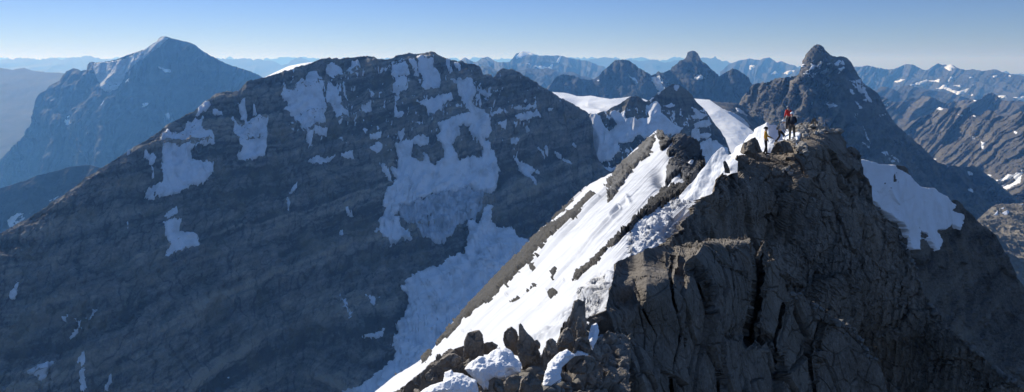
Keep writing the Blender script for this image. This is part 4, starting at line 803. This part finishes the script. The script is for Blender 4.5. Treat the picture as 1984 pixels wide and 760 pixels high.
rN = Relief('buttress_terrain', top, 860,
         [(1150, 700, 13), (1174, 585, 15), (1208, 499, 17), (1300, 473, 19), (1440, 449, 21.5), (1481, 470, 22), (1529, 566, 22.5), (1624, 622, 23), (1697, 695, 23), (1740, 830, 22.5), (1200, 640, 15.8), (1250, 560, 15.9), (1250, 760, 14.9), (1400, 560, 18.8), (1400, 760, 17.8), (1550, 700, 21.7), (1640, 780, 22.3), (1480, 600, 21.2), (1160, 850, 13.4)], .95,
         (n_pre, nd), M_block, (5, 1.1), rough_top=1.0, seed=6, smooth=False)
tag(rN.obj, 'near dark buttress of big cracked slabs with sunlit ledges along its top', 'rock buttress', kind='structure')

# --- the broken ground at the foot of the picture
top = [(735, 790), (760, 768), (775, 758), (786, 744), (815, 722), (837, 706), (846, 700), (878, 678), (897, 673), (915, 680), (941, 687), (963, 682), (985, 700), (1020, 705), (1045, 690), (1060, 668), (1080, 655), (1095, 625), (1105, 610), (1120, 605), (1136, 620), (1140, 640), (1155, 655), (1175, 650), (1215, 660)]
fd = near_disp((.55, .22, .08), (.20, .08, .02), (.05, .025, .006), .008, 491, zs=1.2)
rF = Relief('rubble_terrain', top, 860, [(775, 758, 11.5), (897, 673, 12.5), (1000, 700, 12), (1100, 630, 13.2), (1190, 655, 13.6), (760, 850, 9.5), (900, 850, 9), (1100, 850, 9.6), (1210, 850, 10.6), (1000, 760, 10.8)], .9, fd, M_slab, (3, 1.1), rough_top=1.2, seed=8, smooth=False)
tag(rF.obj, 'broken brown grey rock at the foot of the snow slope', 'broken rock', kind='structure')

# --- single rocks and snow lumps standing on the ridge
rk = lambda P: .065*blocky(P, (.17, .17, .26), 501, tilt=.6)[0]+.014*blocky(P, (.05, .05, .07), 503, tilt=.6)[0]+.010*fbm(P/.06, 3, 502, ridged=True)
def rock(name, pts, d, thick, label, cat='rock', facets=4, seed=0, mat=None, lean=(0, 0), rp=None, step=.9, dk=1.0):
    o = pillow(name, pts, d, thick, mat or M_slab, step=step, disp=lambda P: dk*rk(P), facets=facets, seed=seed, lean=lean, round_px=rp*.7, power=.45)
    tag(o, label, cat); return o
rock('standing_rock', zQ([(563, 560), (566, 450), (590, 395), (625, 386), (660, 380), (680, 408), (687, 470), (686, 545)]), 11.6, .13, 'blunt upright grey rock with a flat top, standing alone left of the low block', facets=3, seed=1, rp=8)
rock('block', zQ([(684, 530), (688, 458), (740, 453), (772, 473), (764, 498), (735, 525)]), 11.8, .13, 'low brown block against the right side of the blunt upright rock', facets=3, seed=2, rp=8)
rock('standing_rock', zQ([(840, 520), (806, 440), (815, 395), (838, 370), (857, 358), (882, 376), (902, 420), (910, 540)]), 12.0, .14, 'rounded dark upright rock leaning against the left of the tall pointed one', facets=4, seed=3, rp=10)
rock('standing_rock', zQ([(900, 540), (888, 470), (903, 410), (902, 348), (914, 338), (936, 374), (1000, 450), (1032, 520), (1056, 600), (1050, 670), (990, 660), (930, 630)]), 11.5, .18, 'tall pointed dark slab leaning left, the largest upright rock on the snow', facets=4, seed=4, rp=12)
rock('small_rock', zQ([(990, 470), (1000, 448), (1015, 438), (1033, 458), (1032, 492), (1010, 500)]), 11.9, .08, 'small dark rock tip behind the right shoulder of the tall pointed slab', facets=3, seed=5, rp=6)
rock('standing_rock', zQ([(1052, 560), (1062, 500), (1075, 450), (1092, 434), (1108, 430), (1130, 450), (1138, 505), (1130, 560), (1080, 620), (1058, 610)]), 11.3, .15, 'dark upright slab between the tall pointed slab and the rock pillar', facets=4, seed=6, rp=9)
rock('rock_pillar', zQ([(1205, 400), (1222, 290), (1240, 202), (1268, 192), (1307, 206), (1312, 270), (1308, 320), (1320, 420), (1250, 430)]), 12.4, .18, 'brown squared rock pillar, topmost of the rock cluster beside the footprinted snow', facets=3, seed=7, rp=9)
rock('thin_slab', zQ([(1258, 440), (1263, 330), (1268, 298), (1280, 303), (1283, 360), (1280, 440)]), 12.0, .06, 'thin upright splinter of rock in front of the brown pillar', facets=2, seed=8, rp=4)
rock('boulder', zQ([(1130, 500), (1142, 440), (1175, 390), (1205, 360), (1235, 400), (1240, 470), (1225, 540), (1160, 540)]), 11.9, .2, 'rough brown boulder at the left foot of the rock pillar', facets=4, seed=9, rp=12)
rock('boulder', zQ([(1240, 540), (1250, 440), (1290, 420), (1335, 440), (1345, 500), (1320, 560)]), 11.7, .18, 'dark boulder at the right foot of the rock pillar', facets=4, seed=10, rp=12)
rock('boulder', zQ([(1195, 600), (1222, 545), (1295, 533), (1362, 543), (1385, 600), (1360, 640), (1300, 650), (1215, 640)]), 11.0, .2, 'wide flat topped boulder right of the long snow tongue', facets=4, seed=11, rp=12)
rock('slab', zQ([(1388, 600), (1418, 536), (1452, 520), (1458, 535), (1445, 575), (1420, 600), (1412, 680), (1396, 650)]), 11.6, .1, 'small pale slab catching the sun against the dark buttress', facets=2, seed=12, rp=7)
rock('boulder', zQ([(290, 745), (325, 655), (390, 598), (430, 615), (445, 665), (390, 710), (340, 760)]), 10.8, .18, 'flat brown boulder lowest on the rocky edge at the bottom', facets=4, seed=13, rp=12)
rock('boulder', zQ([(396, 600), (420, 560), (460, 532), (505, 520), (545, 545), (578, 630), (520, 650), (430, 640)]), 11.2, .18, 'pointed grey boulder between the flat brown boulder and the blunt upright rock', facets=4, seed=14, rp=12)
rock('rock_plate', zQ([(395, 590), (440, 540), (520, 490), (565, 478), (570, 520), (530, 545), (470, 560), (420, 600)]), 11.9, .12, 'thin dark plate of rock along the snow edge left of the blunt upright rock', facets=3, seed=15, rp=8)
rock('boulder', zQ([(180, 770), (215, 710), (300, 640), (372, 590), (380, 620), (320, 680), (290, 770)]), 11.3, .18, 'long dark boulder along the snow edge, leftmost at the bottom', facets=4, seed=16, rp=12)
rock('boulder', zQ([(820, 780), (810, 700), (850, 660), (900, 650), (910, 690), (880, 760)]), 10.0, .16, 'dark boulder under the right end of the big snow lump', facets=4, seed=17, rp=11)
rock('boulder', zQ([(900, 780), (915, 690), (955, 650), (985, 630), (1010, 665), (1040, 700), (1040, 780)]), 10.1, .18, 'pointed boulder below the tall pointed slab at the bottom', facets=4, seed=18, rp=12)
rock('boulder', zQ([(720, 780), (720, 690), (750, 668), (800, 690), (815, 740), (800, 780)]), 9.7, .14, 'dark boulder between the two white snow lumps at the bottom', facets=4, seed=19, rp=10)
rock('flat_rock', zQ([(1315, 320), (1340, 295), (1400, 290), (1422, 305), (1390, 330), (1350, 335)]), 13.0, .16, 'flat brown rock right of the rock pillar touching the footprinted snow', facets=3, seed=20, rp=8)
sn = lambda P: .06*fbm(P/.22, 5, 511, gain=.5)+.035*(.45-worley(P/.15, 512)[0])+.008*(.45-worley(P/.05, 513)[0])
def lump(pts, d, thick, label, seed, rp=26):
    o = pillow('snow_lump', pts, d, thick, M_lump, step=.8, disp=sn, seed=seed, lean=(0, 1.0), round_px=rp, power=.7); tag(o, label, 'snow'); return o
lump(zQ([(570, 620), (600, 580), (640, 555), (660, 540), (700, 548), (740, 510), (770, 495), (820, 488), (860, 508), (880, 550), (915, 580), (922, 600), (910, 640), (860, 655), (820, 680), (730, 690), (715, 745), (690, 745), (650, 700), (600, 650)]), 10.6, .22, 'big knobbly snow lump below the tall pointed slab', 21)
lump(zQ([(270, 790), (330, 735), (380, 715), (440, 695), (450, 640), (490, 622), (500, 640), (560, 650), (640, 690), (655, 740), (650, 790)]), 10.0, .2, 'crumbly snow lump at the very bottom left of the big knobbly one', 22)
lump(zQ([(1045, 745), (1062, 650), (1085, 585), (1120, 545), (1150, 518), (1200, 498), (1252, 535), (1205, 570), (1168, 610), (1152, 690), (1105, 720)]), 10.4, .14, 'long bluish snow tongue hanging between the dark slab and the flat topped boulder', 23, rp=16)
lump(zQ([(1325, 450), (1348, 350), (1380, 336), (1395, 380), (1385, 430), (1355, 500)]), 11.9, .1, 'narrow snow patch squeezed between the rock pillar and the buttress', 24, rp=10)
lump(zQ([(1240, 530), (1280, 505), (1325, 520), (1330, 545), (1250, 548)]), 11.6, .08, 'small bluish snow pad behind the flat topped boulder', 25, rp=8)

# --- rocks beside the climbers
rk2 = lambda P: .10*blocky(P, (.5, .5, .6), 521, tilt=.8)[0]+.05*fbm(P/.3, 4, 522, ridged=True)
def wrock(name, pts, d, thick, label, seed, facets=3, rp=8):
    o = pillow(name, pts, d, thick, M_wall, step=.6, disp=rk2, facets=facets, seed=seed, round_px=rp, power=.6); tag(o, label, 'boulder'); return o
wrock('boulder', zR([(228, 450), (230, 372), (268, 350), (312, 328), (336, 350), (348, 392), (364, 436), (300, 450)]), 43.0, .55, 'peaked dark boulder on the cliff edge left of the climber in yellow', 31)
wrock('boulder', zR([(432, 442), (450, 400), (472, 368), (520, 352), (560, 368), (590, 400), (600, 440), (520, 446)]), 43.6, .6, 'low dark boulder right of the feet of the climber in yellow', 32)
wrock('standing_rock', zR([(96, 590), (78, 508), (92, 500), (104, 510), (125, 560), (128, 590)]), 39.2, .22, 'small upright stone leaning left beside the snow fin', 33, facets=2, rp=5)
wrock('block', zR([(122, 560), (130, 535), (182, 515), (190, 545), (192, 580), (150, 585)]), 39.6, .3, 'squared block right of the small upright stone by the snow fin', 34, rp=6)
wrock('boulder', zR([(722, 228), (728, 205), (745, 186), (762, 190), (782, 225), (780, 245), (740, 240)]), 49.5, .35, 'upright rounded boulder, highest on the summit right of the climbers', 35, rp=6)
wrock('flat_rock', zR([(440, 455), (470, 442), (530, 436), (535, 444), (500, 456)]), 43.2, .3, 'pale flat slab lit by the sun below the low dark boulder', 36, facets=1, rp=4)
wrock('rock_spike', [(1463, 500), (1469, 492), (1474, 480), (1480, 467), (1485, 470), (1482, 482), (1474, 492), (1471, 504)], 21.0, .1, 'thin sunlit rock spike sticking out of the right end of the buttress', 37, facets=1, rp=3)
wrock('rock_spike', [(1484, 514), (1486, 508), (1494, 501), (1499, 502), (1492, 510), (1488, 520)], 20.6, .1, 'short sunlit stone wedged below the thin rock spike', 38, facets=1, rp=3)

# --- loose stones: one mesh kind each, many individuals
stone_meshes = []
for k in range(9):
    r = np.random.default_rng(900+k); bm = bmesh.new()
    for _ in range(16):
        v = r.normal(size=3); v /= np.linalg.norm(v); v *= r.uniform(.75, 1.1); bm.verts.new((v[0]*.6, v[1]*.55, v[2]*.36))
    bmesh.ops.convex_hull(bm, input=bm.verts); bmesh.ops.delete(bm, geom=[v for v in bm.verts if not v.link_faces], context='VERTS')
    bmesh.ops.bevel(bm, geom=bm.edges[:], offset=.04, segments=1, affect='EDGES')
    me = bpy.data.meshes.new('loose_stone'); bm.to_mesh(me); bm.free(); me.materials.append(M_stone); stone_meshes.append(me)
def scatter(rel, spots, size, name, label, group, seed, cat='stone', kinds=None):
    r = np.random.default_rng(seed)
    for px, py in spots:
        p = rel.point(px, py); s = size*min(1.9, r.lognormal(0, .4))
        o = bpy.data.objects.new(name, (kinds or stone_meshes)[r.integers(9)]); COL.objects.link(o)
        o.location = p+Vector((0, -.05*s, .16*s)); o.scale = (s*r.uniform(.7, 1.2), s*r.uniform(.7, 1.2), s*r.uniform(.7, 1.3))
        o.rotation_euler = (r.normal(.3, .35), r.normal(0, .35), r.uniform(0, 6.28)); tag(o, label, cat, group)
dull_meshes = [m.copy() for m in stone_meshes]
for m in dull_meshes: m.materials[0] = M_dull
def in_poly(poly, n, seed):
    r = np.random.default_rng(seed); a_ = np.array(poly); out = []
    while len(out) < n:
        q = r.uniform(a_.min(0), a_.max(0), (n, 2)); out += [tuple(t) for t in q[poly_sd(q[:, 0], q[:, 1], a_) > 0]]
    return out[:n]
scatter(rW, in_poly(zR([(620, 250), (640, 215), (700, 215), (790, 240), (950, 280), (960, 300), (800, 300), (700, 330), (640, 300)]), 120, 61), .26, 'loose_stone', 'loose sunlit stone in the rubble on the summit top right of the climbers', 'stones on the summit top', 71)
scatter(rW, in_poly(zR([(540, 330), (600, 330), (690, 400), (700, 460), (640, 450), (590, 390)]), 60, 62), .25, 'loose_stone', 'loose pale stone on the slope just below the climber in the dark jacket', 'stones below the climbers', 72)
scatter(rW, in_poly(zR([(500, 560), (560, 545), (630, 600), (610, 620), (540, 600)]), 12, 63), .24, 'loose_stone', 'small sunlit stone on the little ledge halfway down under the climbers', 'stones on the little ledge', 73)
edge = [(1531, 571), (1550, 570), (1587, 594), (1606, 608), (1624, 625), (1655, 637), (1676, 672), (1697, 697)]
def along(edge, n, spread, seed, down=3):
    r = np.random.default_rng(seed); e_ = np.array(edge); L = np.concatenate([[0], np.cumsum(np.hypot(*np.diff(e_, axis=0).T))]); t = r.uniform(0, L[-1], n)
    return [(np.interp(k, L, e_[:, 0])+r.normal(0, spread), np.interp(k, L, e_[:, 1])+abs(r.normal(0, spread))+down*0) for k in t]
scatter(rN, along(edge, 70, 5, 64), .14, 'loose_stone', 'loose sunlit stone along the sloping right edge of the near buttress', 'stones on the buttress edge', 74, kinds=dull_meshes)
scatter(rW, along([(1700, 402), (1720, 425), (1745, 445), (1757, 482), (1779, 528), (1792, 573), (1810, 601), (1834, 633), (1871, 664), (1907, 694), (1937, 725), (1980, 748)], 70, 3, 65), .24, 'loose_stone', 'loose pale stone on the right hand skyline edge of the summit cliff', 'stones on the cliff edge', 75, kinds=dull_meshes)
scatter(rF, in_poly(zQ([(400, 640), (560, 560), (640, 545), (600, 600), (520, 650), (430, 700)]), 26, 66), .11, 'loose_stone', 'small brown stone beside the blunt upright rock and the snow lumps', 'stones by the blunt upright rock', 76, kinds=dull_meshes)
scatter(rF, in_poly(zQ([(800, 760), (850, 640), (1000, 650), (1150, 700), (1330, 700), (1380, 620), (1400, 760)]), 40, 67), .16, 'loose_stone', 'brown stone in the rubble at the bottom below the boulders', 'stones at the bottom', 77, kinds=dull_meshes)
# ================================================================== climbers
M_skin = plain('skin', (.45, .29, .21), .6, .05)
def skin_mesh(name, verts, edges, mat, root=0, sub=2, parent=None):
    """one continuous tapered surface grown round a skeleton: verts = (x, y, z, rx, ry)"""
    me = bpy.data.meshes.new(name+'_line'); me.from_pydata([v[:3] for v in verts], edges, [])
    o = bpy.data.objects.new(name+'_line', me); COL.objects.link(o)
    o.modifiers.new('s', 'SKIN'); 
    sv = me.skin_vertices[0].data
    for i, v in enumerate(verts): sv[i].radius = (v[3], v[4]); sv[i].use_root = (i == root)
    o.modifiers.new('u', 'SUBSURF').levels = sub
    dg = bpy.context.evaluated_depsgraph_get(); dg.update()
    m2 = bpy.data.meshes.new_from_object(o.evaluated_get(dg)); m2.name = name
    bpy.data.objects.remove(o); bpy.data.meshes.remove(me)
    m2.materials.clear(); m2.materials.append(mat)
    for p in m2.polygons: p.use_smooth = True
    r = bpy.data.objects.new(name, m2); COL.objects.link(r)
    if parent: r.parent = parent
    return r
def ellipsoid(name, c, r, mat, parent, cut=None):
    bm = bmesh.new(); bmesh.ops.create_uvsphere(bm, u_segments=20, v_segments=14, radius=1)
    for v in bm.verts: v.co = Vector((c[0]+v.co.x*r[0], c[1]+v.co.y*r[1], c[2]+v.co.z*r[2]))
    if cut is not None: bmesh.ops.delete(bm, geom=[v for v in bm.verts if v.co.z < cut], context='VERTS')
    me = bpy.data.meshes.new(name); bm.to_mesh(me); bm.free(); me.materials.append(mat)
    for p in me.polygons: p.use_smooth = True
    o = bpy.data.objects.new(name, me); COL.objects.link(o); o.parent = parent; return o
def rounded_box(name, c, s, mat, parent, rot=0):
    bm = bmesh.new(); bmesh.ops.create_cube(bm, size=1)
    for v in bm.verts:
        k = .82 if v.co.z > 0 else 1
        v.co = Vector((v.co.x*s[0]*k, v.co.y*s[1]*k, v.co.z*s[2]))
    bmesh.ops.bevel(bm, geom=bm.edges[:], offset=min(s)*.3, segments=3, affect='EDGES')
    for v in bm.verts: v.co = Matrix.Rotation(rot, 3, 'X') @ v.co+Vector(c)
    me = bpy.data.meshes.new(name); bm.to_mesh(me); bm.free(); me.materials.append(mat)
    for p in me.polygons: p.use_smooth = True
    o = bpy.data.objects.new(name, me); COL.objects.link(o); o.parent = parent; return o

def person(loc, facing, label, J, cloth, pack=None, pole=None, height=1.76):
    """J: joints in metres, facing -y.  pelvis chest neck head | per side: shoulder elbow wrist hip knee ankle"""
    jk, tr, hl, bt, gl = cloth
    V = []; E = []
    def add(p, r, par=None, ry=None):
        V.append((*p, r, ry or r)); 
        if par is not None: E.append((par, len(V)-1))
        return len(V)-1
    mid = lambda a, b, t: tuple(x+(y-x)*t for x, y in zip(a, b))
    pel = add(J['pelvis'], .135, None, .10); wst = add(mid(J['pelvis'], J['chest'], .45), .125, pel, .095); ch = add(J['chest'], .15, wst, .105)
    nk = add(J['neck'], .058, ch); hb = add(mid(J['neck'], J['head'], .45), .062, nk); hd = add(J['head'], .086, hb, .095)
    ht = add(tuple(J['head'][i]+(J['head'][i]-J['neck'][i])*.42 for i in range(3)), .062, hd, .07)
    nose = mid(J['head'], (J['head'][0], J['head'][1]-.115, J['head'][2]-.02), 1.0); add(nose, .014, hd)
    for s in ('L', 'R'):
        sh, el, wr = J['sh'+s], J['el'+s], J['wr'+s]
        a1 = add(sh, .06, ch); a2 = add(el, .042, a1); a3 = add(wr, .028, a2)
        d = (Vector(wr)-Vector(el)).normalized(); q = Vector((0, 1, 0)); side = d.cross(q).normalized(); up = side.cross(d)
        pm = add(tuple(Vector(wr)+d*.06), .034, a3, .02)
        for k, (off, ln) in enumerate(((-.03, .062), (-.01, .075), (.01, .07), (.03, .055))):
            b0 = Vector(wr)+d*.09+side*off; f1 = add(tuple(b0), .0095, pm); f2 = add(tuple(b0+d*ln*.5+up*.012), .009, f1); add(tuple(b0+d*ln*.85+up*.035), .0075, f2)
        t0 = Vector(wr)+d*.035-side*.04; t1 = add(tuple(t0), .011, pm); add(tuple(t0+d*.045-side*.012+up*.012), .009, t1)
        hp, kn, an = J['hip'+s], J['kn'+s], J['an'+s]
        l1 = add(hp, .088, pel); l2 = add(kn, .06, l1); l3 = add(an, .042, l2)
        add((an[0], an[1]-.15, an[2]-.045), .035, l3)
    body = skin_mesh('person', V, E, M_skin, 0, 1)
    body.location = loc; body.rotation_euler = (0, 0, facing); k = height/1.76*.93; body.scale = (k, k, k)
    tag(body, label, 'person')
    V, E = [], []
    p0 = add(mid(J['pelvis'], J['chest'], -.12), .165, None, .125); p1 = add(mid(J['pelvis'], J['chest'], .45), .15, p0, .12); p2 = add(J['chest'], .178, p1, .135); p3 = add(mid(J['chest'], J['neck'], .85), .078, p2)
    for s in ('L', 'R'):
        a1 = add(J['sh'+s], .082, p2); a15 = add(mid(J['sh'+s], J['el'+s], .5), .07, a1); a2 = add(J['el'+s], .062, a15); add(mid(J['el'+s], J['wr'+s], .94), .044, a2)
    skin_mesh('jacket', V, E, jk, 0, 2, body)
    V, E = [], []
    p0 = add(J['pelvis'], .15, None, .12); pt = add(mid(J['pelvis'], J['chest'], .2), .145, p0, .115)
    for s in ('L', 'R'):
        l1 = add(J['hip'+s], .105, p0); l15 = add(mid(J['hip'+s], J['kn'+s], .5), .095, l1); l2 = add(J['kn'+s], .078, l15); l25 = add(mid(J['kn'+s], J['an'+s], .5), .072, l2); add(mid(J['kn'+s], J['an'+s], .93), .064, l25)
    skin_mesh('trousers', V, E, tr, 0, 2, body)
    for s in ('L', 'R'):
        V, E = [], []; an = J['an'+s]
        b0 = add((an[0], an[1]+.02, an[2]+.10), .058); b1 = add((an[0], an[1]+.025, an[2]-.03), .055, b0); b2 = add((an[0], an[1]-.09, an[2]-.045), .05, b1); add((an[0], an[1]-.19, an[2]-.05), .04, b2)
        skin_mesh('boot', V, E, bt, 0, 2, body)
        V, E = [], []; d = (Vector(J['wr'+s])-Vector(J['el'+s])).normalized(); w_ = Vector(J['wr'+s])
        b0 = add(tuple(w_-d*.03), .04); add(tuple(w_+d*.05), .044, b0)
        skin_mesh('glove', V, E, gl, 0, 2, body)
    h = J['head']; ellipsoid('helmet', (h[0], h[1]+.012, h[2]+.045), (.125, .145, .12), hl, body, cut=h[2]+.015)
    if pack:
        c = J['chest']; lean_ = math.atan2(J['chest'][1]-J['pelvis'][1], J['chest'][2]-J['pelvis'][2])
        rounded_box('backpack', (c[0], c[1]+.21, c[2]-.10), (.30, .19, .50), pack, body, rot=-lean_)
    return body

def stand(**k):
    J = dict(pelvis=(0, 0, .96), chest=(0, .0, 1.34), neck=(0, .0, 1.50), head=(0, -.02, 1.62), shL=(.185, 0, 1.42), elL=(.25, .03, 1.14), wrL=(.26, -.05, .90), shR=(-.185, 0, 1.42), elR=(-.25, .03, 1.14), wrR=(-.26, -.05, .90),
             hipL=(.095, 0, .90), knL=(.11, -.03, .50), anL=(.12, .02, .09), hipR=(-.095, 0, .90), knR=(-.11, -.03, .50), anR=(-.12, .02, .09))
    J.update(k); return J
c_red = plain('red_jacket', (.62, .03, .03)); c_navy = plain('navy_jacket', (.018, .02, .032)); c_white = plain('pale_jacket', (.30, .32, .36)); c_yel = plain('yellow_jacket', (.62, .30, .02))
c_dk = plain('dark_trousers', (.025, .025, .027)); c_tan = plain('brown_trousers', (.10, .085, .065)); c_boot = plain('boot_leather', (.03, .028, .026)); c_hw = plain('white_helmet', (.68, .70, .72), .35, .05); c_hb = plain('blue_helmet', (.13, .17, .24), .35, .05); c_hk = plain('black_helmet', (.02, .02, .022), .35, .05)
c_gl = plain('black_glove', (.02, .02, .02)); c_pk = plain('dark_pack', (.03, .04, .06)); c_pk2 = plain('grey_pack', (.10, .11, .13))
def stand_at(rel, px, py, sink=.03):
    p = rel.point(px, py); return (p.x, p.y, p.z-sink)
R = math.radians
person(stand_at(rW, 1524, 250), R(200), 'person in a red jacket and dark trousers standing at the back of the group', stand(elL=(.29, .03, 1.15), wrL=(.33, -.03, .92), elR=(-.29, .05, 1.15), wrR=(-.30, -.05, .93), anL=(.15, -.03, .09), knL=(.12, -.05, .5)), (c_red, c_dk, c_hb, c_boot, c_gl), height=1.72)
person(stand_at(rW, 1534, 271), R(165), 'person in a dark jacket with a white helmet, tallest and nearest the rubble', stand(elR=(-.24, -.05, 1.15), wrR=(-.12, -.24, 1.10), elL=(.25, -.03, 1.14), anL=(.14, -.12, .09), knL=(.12, -.11, .5), anR=(-.12, .12, .09)), (c_navy, c_tan, c_hw, c_boot, c_gl), pack=c_pk, height=1.80)
person(stand_at(rW, 1511, 274), R(60), 'person in a pale grey jacket stooping in mid step behind the low boulder', stand(pelvis=(0, .08, .88), chest=(0, -.10, 1.20), neck=(0, -.18, 1.33), head=(0, -.24, 1.44), shL=(.18, -.12, 1.27), shR=(-.18, -.12, 1.27), elL=(.25, -.16, 1.0), wrL=(.2, -.33, .83), elR=(-.25, -.14, 1.0), wrR=(-.2, -.30, .80), hipL=(.095, .06, .83), hipR=(-.095, .06, .83), knL=(.11, -.24, .52), anL=(.12, -.22, .09), knR=(-.11, .02, .46), anR=(-.13, .26, .10)), (c_white, c_dk, c_hw, c_boot, c_gl), pack=c_pk2, height=1.74)
person(stand_at(rW, 1484, 294.5), R(75), 'person in a yellow jacket holding one hand out beside the snow drift', stand(elL=(.22, -.12, 1.16), wrL=(.14, -.36, 1.06), elR=(-.24, .0, 1.14), wrR=(-.23, -.12, .92), anL=(.12, -.08, .09), anR=(-.12, .1, .09)), (c_yel, c_dk, c_hk, c_boot, c_gl), height=1.72)
